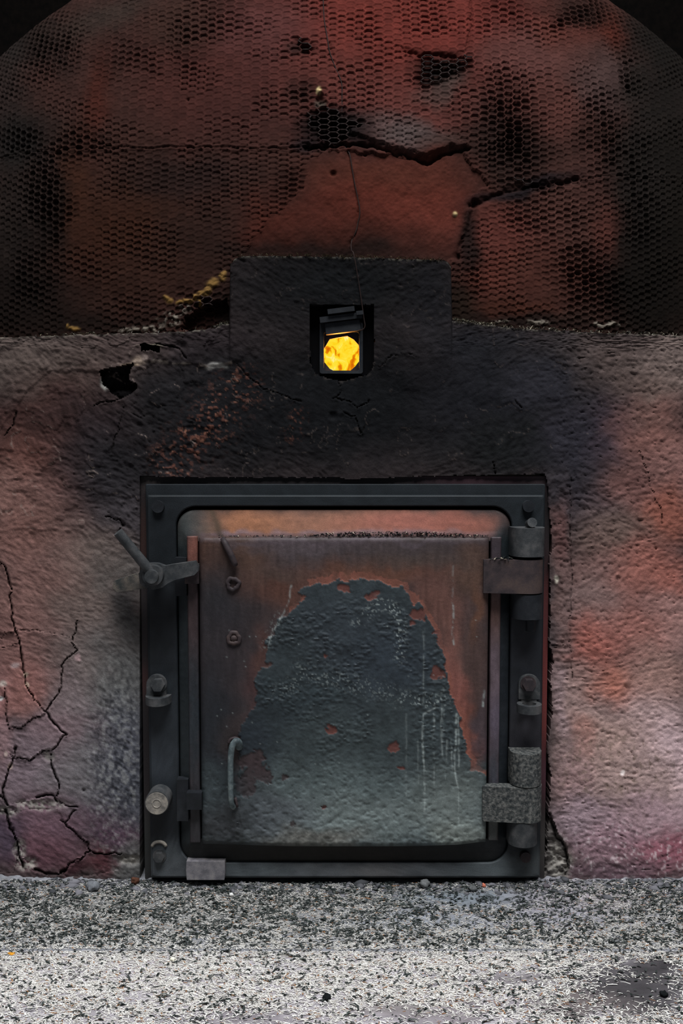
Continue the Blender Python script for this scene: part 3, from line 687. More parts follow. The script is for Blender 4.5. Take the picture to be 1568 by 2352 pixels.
col = mixc(col, hs * .9, '#0d0d0f', 1.2)
light_edge = sstep(0.10, 0.118, sk) * sstep(0.150, 0.125, sk) * np.clip(leftish, 0, 1)
col = mixc(col, 0.6 * light_edge * sstep(0, .4, fbm(px / 30, py / 30, 495, 2)), '#74645c', 1.5)
toprim = np.exp(-((py - topx) / 3.5) ** 2) * sstep(-.2, .2, fbm(px / 6, py / 4, 501, 3))
col = mixc(col, toprim * .55, '#867e70', 1.4)
pl = np.exp(-(seg_dist(px, py, PEEP + PEEP[:1]) / 4) ** 2) * (py > 830) * sstep(-.1, .3, fbm(px / 9, py / 9, 505, 2))
col = mixc(col, pl * .5, '#4b4440', 1.5)
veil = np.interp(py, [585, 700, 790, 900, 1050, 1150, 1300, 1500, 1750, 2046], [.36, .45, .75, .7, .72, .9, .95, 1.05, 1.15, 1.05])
veil = veil * (1 + (np.interp(py, [1150, 1300, 1600, 1800, 1950, 2046], [0, .1, .35, .42, .2, .1])) * sstep(1240, 1300, px))    # wall colour lightens towards the foot, most at the right
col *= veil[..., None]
col = col * .86 + .14 * col.mean(-1, keepdims=True) * np.array([1.03, 1.0, .95])
col *= (1 + 0.30 * fbm(px / 11, py / 9, 511, 4))[..., None] * (1 + 0.14 * (wr - .5) * wamt)[..., None]
col = np.clip(col, .0008, 1)

X, Y, Z = at(px, py, 0.0)
# move along the view ray so that the relief stays where it was measured
Yw = -hgt * S
k_ = (Yw + DIST) / DIST
Xw = X * k_; Zw = CAM_H + (Z - CAM_H) * k_
n, k = px.shape
Vw = np.stack([Xw, Yw, Zw], -1).reshape(-1, 3)
Q4 = grid_faces(n, k)
fcx = px.reshape(-1)[Q4].mean(1); fcy = py.reshape(-1)[Q4].mean(1)
fwx = wx_.reshape(-1)[Q4].mean(1); fwy = wy_.reshape(-1)[Q4].mean(1)
jx = fcx + 3 * fbm(fcx / 9, fcy / 9, 521, 2); jy = fcy + 2.5 * fbm(fcx / 9, fcy / 9, 531, 2)
left_straight = fcx < 500
hx = np.where(left_straight, fcx, jx)
keep = ~in_poly(hx, jy, DOORHOLE) & ~in_poly(fcx + 1.2 * vnoise(fcx / 8, fcy / 8, 9), fcy + 1.2 * vnoise(fcx / 8, fcy / 8, 10), PEEP)
label = np.zeros(len(Q4), int)
for q, pts in enumerate(PLATES):
    label[in_poly(jx, jy, pts)] = q + 2
label[(fcx > 526.5) & (fcx < 1037) & (fcy < 885 + 0 * fcx) & (abs(fcx - 784) < 262)] = 1
# skirts round the outer rims and holes
def skirts(keep, back):
    lin_ = keep.reshape(n - 1, k - 1)
    idx = np.arange(n * k).reshape(n, k)
    out = []
    pad = np.zeros((n + 1, k + 1), bool); pad[1:-1, 1:-1] = lin_
    own = np.arange((n - 1) * (k - 1)).reshape(n - 1, k - 1)
    for (dy, dx, a, b) in ((-1, 0, (0, 0), (0, 1)), (1, 0, (1, 1), (1, 0)), (0, -1, (1, 0), (0, 0)), (0, 1, (0, 1), (1, 1))):
        nb = pad[1 + dy:n + dy, 1 + dx:k + dx]
        m = lin_ & ~nb
        r, c = np.nonzero(m)
        out.append(np.stack([idx[r + a[0], c + a[1]], idx[r + b[0], c + b[1]], own[r, c]], -1))
    return np.concatenate(out)
sk_e = skirts(keep, 60)
for q in range(len(PLATES) + 2):
    fm = keep & (label == q)
    if not fm.any(): continue
    fs = Q4[fm]
    es = sk_e[fm[sk_e[:, 2]]]
    used, inv = np.unique(fs, return_inverse=True)
    remap = np.full(n * k, -1); remap[used] = np.arange(len(used))
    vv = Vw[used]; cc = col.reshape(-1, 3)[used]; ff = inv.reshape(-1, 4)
    if len(es):
        bu = np.unique(es[:, :2]); bmap = np.full(n * k, -1); bmap[bu] = np.arange(len(bu)) + len(used)
        bv = Vw[bu].copy(); bv[:, 1] += 62 * S
        top = py.reshape(-1)[bu] < 800
        bv[top & (py.reshape(-1)[bu] < topx[0][bu % k] + 3), 1] += 120 * S
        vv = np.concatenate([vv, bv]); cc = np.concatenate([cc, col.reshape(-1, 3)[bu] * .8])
        sf = np.stack([remap[es[:, 0]], bmap[es[:, 0]], bmap[es[:, 1]], remap[es[:, 1]]], -1)
        ff = np.concatenate([ff, sf])
    nm = 'lower_wall' if q == 0 else ('peephole_block' if q == 1 else 'plaster_plate')
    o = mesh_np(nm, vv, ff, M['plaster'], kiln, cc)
    to_kiln(o)
    try: o.data.set_sharp_from_angle(angle=math.radians(62))
    except Exception: pass
    if q == 0: o['label'] = 'red and black plastered front wall round the iron door'
    if q == 1: o['label'] = 'soot-black square block round the glowing peephole'
# masonry core behind the plaster skin, with the furnace chamber left open
bm = bmesh.new()
def core(x0, y0, x1, y1): box_px(bm, x0, y0, x1, y1, -330, -150)
core(60, 790, 640, 1080); core(930, 790, 1510, 1080); core(60, 1080, 300, 2030); core(1275, 1080, 1510, 2030); core(640, 930, 930, 1080); core(545, 615, 690, 790); core(880, 615, 1020, 790); core(690, 615, 880, 680)
to_kiln(obj_from_bm('masonry_core', bm, M['black'], kiln))

# peephole recess lining and floor
bm = bmesh.new()
f = [P(x, y, -4) for x, y in PEEP]
b = [Vector((p.x, 26 * S, p.z)) for p in f]
a_ = [bm.verts.new(p) for p in f]; b_ = [bm.verts.new(p) for p in b]
oct_ = [(757, 779), (797, 771.5), (812, 780), (823, 792), (824.5, 800), (824, 830), (815, 842), (805, 851), (765, 851), (757, 847), (745, 832), (743, 803)]
for i in range(len(a_)): bm.faces.new((a_[i], b_[i], b_[(i + 1) % len(a_)], a_[(i + 1) % len(a_)]))
inner = [bm.verts.new(P(x, y, -26)) for x, y in ((740, 758), (828, 758), (828, 857), (740, 857))]
for (x, y, z, w) in ((711, 700, 858, 758), (711, 857, 858, 880), (711, 758, 740, 857), (828, 758, 860, 857)):
    vs = [bm.verts.new(P(q_, r_, -26)) for q_, r_ in ((x, y), (z, y), (z, w), (x, w))]
    bm.faces.new(vs)
to_kiln(obj_from_bm('peephole_recess', bm, M['black'], kiln, recalc=False))

# ================================================================== PEEPHOLE FITTING AND FIRE
peep = empty('peephole_cover', P(784, 858, -20))
tag(peep, 'small blackened iron peephole fitting with tilted lid over the glowing hole', 'peephole cover')
def child_of(root, o): o.matrix_parent_inverse = Matrix.Translation(root.location).inverted(); return o
bm = bmesh.new()
def ring_plate(bm, outer, inner, d0, d1):
    """flat frame between two outlines of equal count"""
    nn = len(outer)
    fo = [bm.verts.new(P(x, y, d1)) for x, y in outer]; fi = [bm.verts.new(P(x, y, d1)) for x, y in inner]
    bo = [bm.verts.new(Vector((v.co.x, -d0 * S, v.co.z))) for v in fo]; bi = [bm.verts.new(Vector((v.co.x, -d0 * S, v.co.z))) for v in fi]
    for i in range(nn):
        j = (i + 1) % nn
        bm.faces.new((fo[i], fo[j], fi[j], fi[i])); bm.faces.new((bo[j], bo[i], bi[i], bi[j]))
        bm.faces.new((fo[j], fo[i], bo[i], bo[j])); bm.faces.new((fi[i], fi[j], bi[j], bi[i]))
ring_plate(bm, roundrect(734, 740, 833, 858, 5, 1, 3), roundrect(743.5, 762, 824.5, 852, 6, 1, 3), -26, -8)
child_of(peep, crisp(obj_from_bm('frame', bm, M['iron'], peep)))
bm = bmesh.new()
q_in = oct_
q_out = []
for (x, y) in oct_:
    dx, dy = x - 784, y - 812
    s_ = 47 / max(abs(dx), abs(dy) * .96)
    q_out.append((784 + dx * s_, 812 + dy * s_))
ring_plate(bm, q_out, q_in, -40, -28)
child_of(peep, obj_from_bm('octagonal_collar', bm, M['iron_warm'], peep))
def rot_box(name, cx, cy, w, h_, ang, d0, d1, m, parent, bv=1.5):
    bm = bmesh.new(); ca, sa = math.cos(math.radians(ang)), math.sin(math.radians(ang))
    pts = [(cx + x * ca - y * sa, cy + x * sa + y * ca) for x, y in ((-w / 2, -h_ / 2), (w / 2, -h_ / 2), (w / 2, h_ / 2), (-w / 2, h_ / 2))]
    extrude_px(bm, pts, d0, d1); bevel(bm, bv, 2)
    o = obj_from_bm(name, bm, m, parent); crisp(o); return o
lid = child_of(peep, rot_box('lid', 787, 751, 80, 25, -7, -16, 4, M['iron'], peep))
def sub(o, root, par): o.parent = par; o.matrix_parent_inverse = Matrix.Identity(4); return o      # the parts already sit at the origin
sub(rot_box('lid_rim', 783, 729, 98, 13, -7, -14, 12, M['iron'], peep), peep, lid)
sub(rot_box('lid_grip', 783, 712, 62, 11, -7, -12, 19, M['iron'], peep), peep, lid)
sub(rot_box('lid_hook', 826, 718, 16, 9, -6, -12, 17, M['iron'], peep), peep, lid)

# fire inside the chamber: an uneven glowing bed well behind the hole
gm = bpy.data.materials.new('fire_glow'); gm.use_nodes = True
nt = gm.node_tree; N = nt.nodes; L = nt.links
for nd in list(N):
    if nd.type == 'BSDF_PRINCIPLED': N.remove(nd)
em = N.new('ShaderNodeEmission'); tc = N.new('ShaderNodeTexCoord'); mp = N.new('ShaderNodeMapping'); nz = N.new('ShaderNodeTexNoise'); rp = N.new('ShaderNodeValToRGB')
mp.inputs['Rotation'].default_value = (0, 0.7, 0); mp.inputs['Scale'].default_value = (1.0, 1, 0.62)
mp.inputs['Location'].default_value = (0.011, 0, 0.0)
nz.inputs['Scale'].default_value = 70; nz.inputs['Detail'].default_value = 4; nz.inputs['Roughness'].default_value = 0.55; nz.inputs['Distortion'].default_value = 0.6
L.new(tc.outputs['Object'], mp.inputs['Vector']); L.new(mp.outputs['Vector'], nz.inputs['Vector']); L.new(nz.outputs['Fac'], rp.inputs['Fac'])
e = rp.color_ramp.elements
e[0].position = 0.32; e[0].color = (0.62, 0.12, 0.002, 1)
e[1].position = 0.72; e[1].color = (1.0, 0.95, 0.55, 1)
k1 = e.new(0.43); k1.color = (0.85, 0.26, 0.002, 1)
k2 = e.new(0.475); k2.color = (1.0, 0.66, 0.012, 1)
k3 = e.new(0.58); k3.color = (1.0, 0.78, 0.05, 1)
L.new(rp.outputs['Color'], em.inputs['Color']); em.inputs['Strength'].default_value = 1.0
L.new(em.outputs['Emission'], N['Material Output'].inputs['Surface'])
xs = np.linspace(700, 868, 50); ys = np.linspace(735, 890, 46)
fx, fy = np.meshgrid(xs, ys)
fd = -120 + 22 * fbm(fx / 28, fy / 28, 601, 3)
X, Y, Z = at(fx, fy, 0); Yf = -fd * S; k_ = (Yf + DIST) / DIST
fire = mesh_np('fire', np.stack([X * k_, Yf, CAM_H + (Z - CAM_H) * k_], -1).reshape(-1, 3), grid_faces(*fx.shape), gm)
tag(fire, 'yellow and orange fire glowing inside the kiln behind the peephole', 'fire')
fl_ = bpy.data.lights.new('fire_light', 'POINT'); fl_.energy = 0.35; fl_.color = (1, 0.36, 0.06); fl_.shadow_soft_size = 0.01
fo_ = bpy.data.objects.new('fire_light', fl_); C.objects.link(fo_); fo_.location = P(784, 812, -70)

# wire that hangs down the dome to the lid
def on_dome(x, y):
    i = int(np.argmin((dome_px - x) ** 2 + (dome_py - y) ** 2)); p = VX[dome_front][i]
    return (x, y, -p[1] / S + 2.5)
wp = [on_dome(x, y) for x, y in ((741, -30), (744, 40), (752, 90), (757, 120), (770, 155), (784, 190), (785, 230), (785, 290), (788, 330), (802, 352), (808, 385), (814, 420), (826, 482), (822, 510), (817, 532), (807, 555))] + [(807, 575, -6), (812, 584, 14), (822, 640, 13), (831, 700, 12), (836, 735, 12), (838, 748, 12), (834, 756, 11), (822, 759, 9)]
bm = bmesh.new()
tube(bm, smooth_path([P(*w) for w in wp], 5), 1.25 * S, 6)
tag(obj_from_bm('hanging_wire', bm, M['wire'], smooth=True), 'thin dark wire hanging down the dome to the peephole lid', 'wire')

# ================================================================== FURNACE DOOR
door = empty('furnace_door', Vector((0, 0, 0.004)))
tag(door, 'rusted black cast iron furnace door with frame, hinges and latch, set in the kiln', 'furnace door')
# ---- frame
def loopQ(pts, d): return [Q(x, y, d) for x, y in pts]
def loft(bm, loops, cap_last=False):
    R = [[bm.verts.new(p) for p in l] for l in loops]
    nn = len(R[0])
    for a, b in zip(R[:-1], R[1:]):
        for i in range(nn): bm.faces.new((a[i], a[(i + 1) % nn], b[(i + 1) % nn], b[i]))
    if cap_last: bm.faces.new(R[-1])
NE, NC = 48, 8
def rr(x0, y0, x1, y1, r): return roundrect(x0, y0, x1, y1, max(r, 0.4), NE, NC)
bm = bmesh.new()
op = (404, 1163, 1175, 1981)                       # opening
def back(l, d): return [Vector((p.x, -d * S, p.z)) for p in l]
l0 = loopQ(rr(335, 1112, 1251, 2016, 3), 7); l1 = loopQ(rr(335.8, 1113.5, 1250.2, 2015, 4), 9)
l2 = loopQ(rr(338, 1136.5, 1249.5, 2014, 4), 9.5); l3 = loopQ(rr(338.5, 1138.5, 1249, 2013, 4), 17); l4 = loopQ(rr(340, 1140.5, 1248, 2012, 5), 18.5)
l5 = loopQ(rr(op[0] - 3, op[1] - 3, op[2] + 3, op[3] + 3, 48), 18.5); l6 = loopQ(rr(op[0] - .5, op[1] - .5, op[2] + .5, op[3] + .5, 46), 16.5); l7 = back(l6, -22)
def between(a, b, k): return [[p.lerp(q, i / k) for p, q in zip(a, b)] for i in range(1, k)]
loft(bm, [back(l0, -14), l0, l1, l2, l3, l4] + between(l4, l5, 8) + [l5, l6, l7])
fr = child_of(door, crisp(obj_from_bm('door_frame', bm, M['leaf'], door), 35))
fv = np.array([v.co[:] for v in fr.data.vertices]); fpx, fpy = proj(fv[:, 0], fv[:, 1], fv[:, 2])
fc = paint(fpx, fpy, '#1a1d20', [(784, 1130, 480, 40, 0, '#191d20', .9), (370, 1250, 50, 130, 0, '#14171a', .9), (370, 1440, 50, 90, 0, '#0f1114', .9), (370, 1640, 50, 90, 0, '#22262a', .9), (370, 1760, 50, 60, 0, '#292d32', .9), (370, 1880, 50, 50, 0, '#17191d', .8),
            (370, 1985, 60, 50, 0, '#3f4346', .95), (784, 2000, 400, 30, 0, '#545659', 1), (580, 2000, 110, 30, 0, '#51575a', .8), (860, 1998, 60, 20, 0, '#5c5a5a', .7), (1130, 2000, 110, 30, 0, '#53595b', .9), (1210, 1990, 40, 40, 0, '#3c3f40', .8), (1210, 1700, 50, 120, 0, '#2a282c', .9), (1210, 1500, 50, 120, 0, '#1d1e22', .9), (1215, 1180, 45, 60, 0, '#1c2023', .8), (1210, 1850, 40, 60, 0, '#232225', .8)], warp=22, wl=40, seed=691, gain=1.3)
fc = fc * (1 + .35 * fbm(fpx / 14, fpy / 14, 693, 3))[:, None]
fa = fr.data.color_attributes.new('Col', 'FLOAT_COLOR', 'POINT')
c4 = np.ones((len(fv), 4), np.float32); c4[:, :3] = np.clip(fc, .001, 1); fa.data.foreach_set('color', c4.ravel())
# outer flange let into the plaster
bm = bmesh.new()
l0 = loopQ(rr(321, 1094, 1262, 2019, 2), -6)
loft(bm, [back(l0, -30), l0, loopQ(rr(339, 1118, 1247, 2010, 3), -6)])
fl = sub(obj_from_bm('outer_flange', bm, M['leaf'], door), door, fr)
fv = np.array([v.co[:] for v in fl.data.vertices]); fpx, fpy = proj(fv[:, 0], fv[:, 1], fv[:, 2])
fc = paint(fpx, fpy, '#1d191a', [(1255, 1560, 30, 210, 0, '#5a2826', .95), (1255, 1400, 30, 60, 0, '#472424', .9), (1255, 1780, 30, 60, 0, '#3a2229', .9), (328, 1240, 30, 80, 0, '#2f1f1c', .9), (328, 1560, 30, 40, 0, '#33201f', .8), (1100, 1100, 140, 20, 0, '#38242a', .9), (1240, 1100, 40, 30, 0, '#3c3032', .8), (345, 1100, 40, 30, 0, '#2f2a28', .8), (1255, 1950, 30, 80, 0, '#34312f', .9), (328, 1950, 30, 80, 0, '#2f302f', .9)], warp=8, wl=30, seed=695, gain=1.4)
fa = fl.data.color_attributes.new('Col', 'FLOAT_COLOR', 'POINT')
c4 = np.ones((len(fv), 4), np.float32); c4[:, :3] = np.clip(fc, .001, 1); fa.data.foreach_set('color', c4.ravel())
# dull soot back plate seen in the gap behind the leaf
bm = bmesh.new(); box_px(bm, 360, 1120, 1220, 2010, -60, -32)
sub(obj_from_bm('back_plate', bm, M['black'], door), door, fr)

def bolt(px_, py_, r, d0, d1, hexa=True, m='iron', par=None, name='bolt'):
    bm = bmesh.new()
    c = P(px_, py_, d1); n_ = 6 if hexa else 18
    cyl(bm, Vector((c.x, -d0 * S, c.z)), c, r * S, n=n_)
    bevel(bm, 2.0, 2, 50)
    if name == 'bolt' and hexa:
        cyl(bm, Vector((c.x, -d0 * S, c.z)), Vector((c.x, -(d0 + 3) * S, c.z)), (r + 3.5) * S, n=20)
    return sub(crisp(obj_from_bm(name, bm, M[m], door)), door, par or fr)
bolt(362, 1164, 14, 18, 29, False); bolt(1214, 1163, 13.5, 18, 30, False)
bolt(364, 1971, 12.5, 18, 32, True, 'iron_grey'); bolt(1207, 1970, 12.5, 18, 32, False, 'iron_warm')

# lugs with a hexagon bolt, half-way up each stile
def lug(xa, xb, cx, ring):
    bm = bmesh.new()
    yb = 1606
    pts = [(xa, yb)] + [(cx + (xb - xa) / 2 * math.cos(math.radians(t)), 1572 + 22 * math.sin(math.radians(t))) for t in range(180, 361, 15)] + [(xb, yb)]
    extrude_px(bm, pts, 17, 31); bevel(bm, 2, 2)
    o = sub(crisp(obj_from_bm('lug', bm, M['iron_grey'], door)), door, fr)
    return o
lug(336, 381, 358.5, False); lug(1191, 1240, 1215.5, True)
bolt(361, 1575, 15.5, 30, 50, True, 'iron_grey'); bolt(1216, 1575, 14.5, 30, 50, True, 'iron_warm')
bm = bmesh.new()                                    # left lug: solid half-round shelf
top = []
for t in range(0, 181, 15):
    top.append((math.cos(math.radians(t)), math.sin(math.radians(t))))
cz = P(357, 1605, 60); half = 29 * S
f = [Vector((cz.x + half * c, -(24 + 40 * s_) * S, cz.z)) for c, s_ in top] + [Vector((cz.x - half, -17 * S, cz.z)), Vector((cz.x + half, -17 * S, cz.z))]
hull_prism(bm, f, [p - Vector((0, 0, 18 * S)) for p in f]); bevel(bm, 2, 2)
sub(crisp(obj_from_bm('lug_shelf', bm, M['iron_grey'], door)), door, fr)
bm = bmesh.new()                                    # right lug: eye
cz = P(1215, 1618, 48)
NR = 28
ro, ri = 28 * S, 16 * S
A = []; B_ = []
for i in range(NR):
    t = 2 * math.pi * i / NR; c, s_ = math.cos(t), math.sin(t)
    A.append((bm.verts.new((cz.x + ro * c, cz.y + ro * s_, cz.z + 2 * S)), bm.verts.new((cz.x + ri * c, cz.y + ri * s_, cz.z + 2 * S)), bm.verts.new((cz.x + ri * c, cz.y + ri * s_, cz.z - 17 * S)), bm.verts.new((cz.x + ro * c, cz.y + ro * s_, cz.z - 17 * S))))
for i in range(NR):
    a, b = A[i], A[(i + 1) % NR]
    for q in range(4): bm.faces.new((a[q], b[q], b[(q + 1) % 4], a[(q + 1) % 4]))
bevel(bm, 1.5, 2)
box_px(bm, 1197, 1604, 1232, 1618, 17, 30)
sub(crisp(obj_from_bm('lug_eye', bm, M['iron_grey'], door)), door, fr)

# hinge knuckles: barrel in front of a block that grows out of the frame
def knuckle(x0, x1, y0, y1, m, depth=40, parent=None, name='hinge_knuckle', arm=None, bev=3):
    """upright barrel; arm = px of the strap's far end"""
    bm = bmesh.new()
    cx = (x0 + x1) / 2; r = (x1 - x0) / 2
    c0 = P(cx, y0, depth + r * .7); c1 = P(cx, y1, depth + r * .7)
    xc = (c0.x + c1.x) / 2; rr_ = r * S; yc = -depth * S
    zt, zb = c0.z, c1.z
    prof = []
    if arm is None:
        prof.append((xc + rr_, -16 * S)); prof.append((xc + rr_, yc))
        for t in range(0, 181, 12): prof.append((xc + rr_ * math.cos(math.radians(t)), yc - rr_ * math.sin(math.radians(t))))
        prof.append((xc - rr_, -16 * S))
    else:
        xa = P(arm[0], (y0 + y1) / 2, arm[1]).x
        prof.append((xc + rr_ * .98, yc + rr_ * .5)); 
        for t in range(0, 91, 10): prof.append((xc + rr_ * math.cos(math.radians(t)), yc - rr_ * math.sin(math.radians(t))))
        prof.append((P(arm[0] + 45, (y0 + y1) / 2, arm[1] + 4).x, -(arm[1] + 6) * S)); prof.append((xa, -arm[1] * S)); prof.append((xa, -arm[2] * S)); prof.append((xc - rr_ * .8, -arm[2] * S))
        prof.append((xc, yc + rr_))
    seen = []; 
    for p_ in prof:
        if not seen or (abs(p_[0] - seen[-1][0]) + abs(p_[1] - seen[-1][1])) > 1e-6: seen.append(p_)
    f = [Vector((x, y, zt)) for x, y in seen]
    hull_prism(bm, f, [Vector((p.x, p.y, zb)) for p in f])
    bevel(bm, bev, 2, 45)
    o = obj_from_bm(name, bm, M[m], door)
    return crisp(o)
for (x0, x1, y0, y1, m) in ((1178, 1254, 1213, 1279, 'iron_grey'), (1180, 1249, 1366, 1423, 'iron'), (1175, 1247, 1731, 1806, 'pitted'), (1170, 1237, 1890, 1944, 'iron_grey')):
    sub(knuckle(x0, x1, y0, y1, m), door, fr)
# pins
bm = bmesh.new()
a = P(1216, 1222, 50); b = P(1217, 1203, 50)
cyl(bm, a, b, 10 * S, n=16); cyl(bm, b + Vector((0, 6 * S, -2 * S)), P(1222, 1200, 66), 11 * S, n=18); bevel(bm, 1.5, 2, 50)
sub(crisp(obj_from_bm('hinge_pin', bm, M['iron_grey'], door)), door, fr)
bm = bmesh.new(); c = P(1218, 1424, 45)
cyl(bm, c, P(1218, 1449, 45), 11 * S, n=14); bevel(bm, 2, 2, 50)
sub(crisp(obj_from_bm('hinge_pin', bm, M['iron'], door)), door, fr)
bm = bmesh.new(); cyl(bm, P(1210, 1748, 45), P(1210, 1734, 45), 19 * S, n=6); bevel(bm, 1.5, 2, 40)
sub(crisp(obj_from_bm('hinge_nut', bm, M['iron'], door)), door, fr)
# stub that sticks out at the lower left
bm = bmesh.new(); c = P(360, 1845, 66)
cyl(bm, Vector((c.x, -14 * S, c.z)), c, 27.5 * S, n=36); bevel(bm, 2.5, 3, 60)
pg = sub(crisp(obj_from_bm('peg', bm, M['iron_grey'], door)), door, fr); pg['label'] = 'thick round steel peg with worn end'
bm = bmesh.new(); cyl(bm, c, c + Vector((0, -1.5 * S, 0)), 25.5 * S, n=36); bevel(bm, .7, 1, 50)
sub(crisp(obj_from_bm('peg_face', bm, M['steel'], door)), door, fr)
bm = bmesh.new(); NR = 24
for rr_ in (9.5,):
    A = []
    for i in range(NR):
        t = 2 * math.pi * i / NR; row = []
        for q in range(6):
            s_ = 2 * math.pi * q / 6
            row.append(bm.verts.new(c + Vector((0, -1.5 * S, 0)) + Vector(((rr_ + 1.3 * math.cos(s_)) * math.cos(t) * S, -1.2 * math.sin(s_) * S, (rr_ + 1.3 * math.cos(s_)) * math.sin(t) * S))))
        A.append(row)
    for i in range(NR):
        for q in range(6): bm.faces.new((A[i][q], A[(i + 1) % NR][q], A[(i + 1) % NR][(q + 1) % 6], A[i][(q + 1) % 6]))
o = obj_from_bm('peg_ring', bm, M['steel'], door, smooth=True); sub(o, door, fr)
# worn crescent of an old bracket above the lower left bolt
bm = bmesh.new()
arc = [P(365 + 16 * math.cos(math.radians(t)), 1946 + 13 * math.sin(math.radians(t)), 20) for t in range(190, 351, 16)]
tube(bm, arc, 4 * S, 8)
sub(obj_from_bm('bracket_stub', bm, M['steel'], door, smooth=True), door, fr)
# sleeve on the bottom rail
bm = bmesh.new(); extrude_px(bm, [(428, 1979), (516, 1979), (517, 2000), (515, 2021), (429, 2021), (427, 2000)], 10, 36); bevel(bm, 7, 3, 40)
sv = sub(crisp(obj_from_bm('rail_sleeve', bm, mat('worn_sleeve', g('#4a484c'), g('#5c595c'), g('#6c6868'), rough=.5, spec=.35, scale=70), door)), door, fr)

# ---- leaf: sloped rim, flat border, cushioned plate
def rim_cols(px, py):
    c = paint(px, py, '#1d2123', [(784, 1205, 330, 36, 0, '#75503f', 1), (560, 1205, 90, 36, 0, '#7a5038', .9), (950, 1205, 170, 30, 0, '#7d4b40', .9), (1060, 1205, 70, 30, 0, '#6e4136', .8), (470, 1215, 40, 30, 0, '#4a3c34', .8), (784, 1226, 380, 7, 0, '#6a5658', .8), (500, 1226, 70, 7, 0, '#5c4c50', .8),
              (1160, 1240, 30, 60, 0, '#1c2123', .9), (420, 1215, 22, 40, 0, '#242a2b', .9), (432, 1200, 34, 40, 0, '#2c2e2d', .85), (784, 1960, 420, 40, 0, '#191614', .9), (1162, 1650, 18, 330, 0, '#191c20', .9)], warp=12, wl=40, seed=701, gain=1.5)  # bottom blob paints in the shade of the downward slope
    c = mixc(c, np.exp(-(seg_dist(px, py, [(485, 1172), (497, 1200), (505, 1230)]) / 9) ** 2) * .8, '#33291f', 1.5)
    c *= (1 + .22 * fbm(px / 40, py / 4, 705, 3))[..., None] * (1 + .2 * fbm(px / 9, py / 9, 706, 2))[..., None]
    return c
NEb, NCb = 150, 10
def rrb(x0, y0, x1, y1, r): return np.array(roundrect(x0, y0, x1, y1, max(r, .4), NEb, NCb))
seqs = []
o0 = (407, 1171, 1172, 1978, 40)
seqs.append((rrb(*o0), -30)); seqs.append((rrb(*o0), 11)); 
for t in np.linspace(0, 1, 14):
    seqs.append((rrb(o0[0] + 2 + t * 18, o0[1] + 2 + t * 54, o0[2] - 2 - t * 19, o0[3] - 2 - t * 36, 40 - 34 * t), 14 + 14 * t))
seqs.append((rrb(440, 1243, 1139, 1926, 4), 29))
V_ = []; PX = []; 
for pts, d in seqs:
    ky = kq(pts[:, 1]) / kq(1160); qx_ = 784 + (pts[:, 0] - 784) * ky
    if d == -30: x, y, z = at(qx_, pts[:, 1], 3 * S); y = y + 27 * S
    else: x, y, z = at(qx_, pts[:, 1], -d * S)
    V_.append(np.stack([x, y, z], -1)); PX.append(pts)
nn = len(V_[0]); rows_ = len(V_)
Vr = np.concatenate(V_); PXr = np.concatenate(PX)
idx = np.arange(rows_ * nn).reshape(rows_, nn); nx_ = np.roll(idx, -1, 1)
Fr = np.stack([idx[:-1], nx_[:-1], nx_[1:], idx[1:]], -1).reshape(-1, 4)
leaf = mesh_np('door_leaf', Vr, Fr, M['leaf'], door, np.clip(rim_cols(PXr[:, 0], PXr[:, 1]), .001, 1))
child_of(door, leaf); leaf['label'] = 'heavy rusted iron door leaf with sloped orange-scorched rim'
try: leaf.data.set_sharp_from_angle(angle=math.radians(35))
except Exception: pass

ARCH = [(545, 1990), (545, 1730), (552, 1668), (574, 1640), (590, 1612), (581, 1566), (592, 1535), (616, 1528), (600, 1518), (611, 1480), (628, 1446), (645, 1418), (666, 1400), (690, 1386), (706, 1372), (684, 1360), (702, 1350), (740, 1340), (772, 1333), (800, 1338), (822, 1328), (862, 1334), (900, 1344), (932, 1350), (946, 1398), (962, 1384), (975, 1412),
        (988, 1424), (1004, 1456), (1010, 1486), (1022, 1506), (1028, 1548), (1036, 1590), (1046, 1622), (1062, 1640), (1060, 1668), (1072, 1700), (1083, 1742), (1092, 1764), (1116, 1772), (1130, 1800), (1140, 1990)]
LX = np.arange(456, 1125.5, 2.4); LY = np.arange(1233, 1946, 2.4)
px, py = np.meshgrid(LX, LY)
bowl = 1938 + 6 * np.exp(-((px - 800) / 260) ** 4) - 5 * sstep(1050, 1122, px)
py = 1233 + (py - 1233) * (bowl - 1233) / (LY[-1] - 1233)
a_x = px + 13 * fbm(px / 30, py / 30, 711, 5, .65); a_y = py + 13 * fbm(px / 30, py / 30, 721, 5, .65)
inside = in_poly(a_x, a_y, ARCH).astype(float)
islands = np.zeros(px.shape)
for (x, y, rx, ry) in ((1008, 1545, 17, 17), (962, 1415, 20, 12), (950, 1432, 10, 8), (790, 1350, 14, 9), (858, 1368, 18, 10), (905, 1716, 16, 11), (760, 1674, 13, 9), (925, 1758, 12, 4), (612, 1525, 8, 6), (745, 1508, 4, 4), (575, 1750, 30, 26), (600, 1780, 24, 20), (655, 1788, 9, 8), (668, 1890, 8, 8), (745, 1860, 6, 5), (560, 1800, 24, 30), (1002, 1452, 12, 6)):
    islands = np.maximum(islands, np.exp(-(((a_x - x) / rx) ** 2 + ((a_y - y) / ry) ** 2 + .55 * fbm(px / 8, py / 7, 725, 3)).clip(0) ** 1.6))
inside = inside * (1 - sstep(.35, .45, islands))
lowfade = sstep(1640, 1900, py)
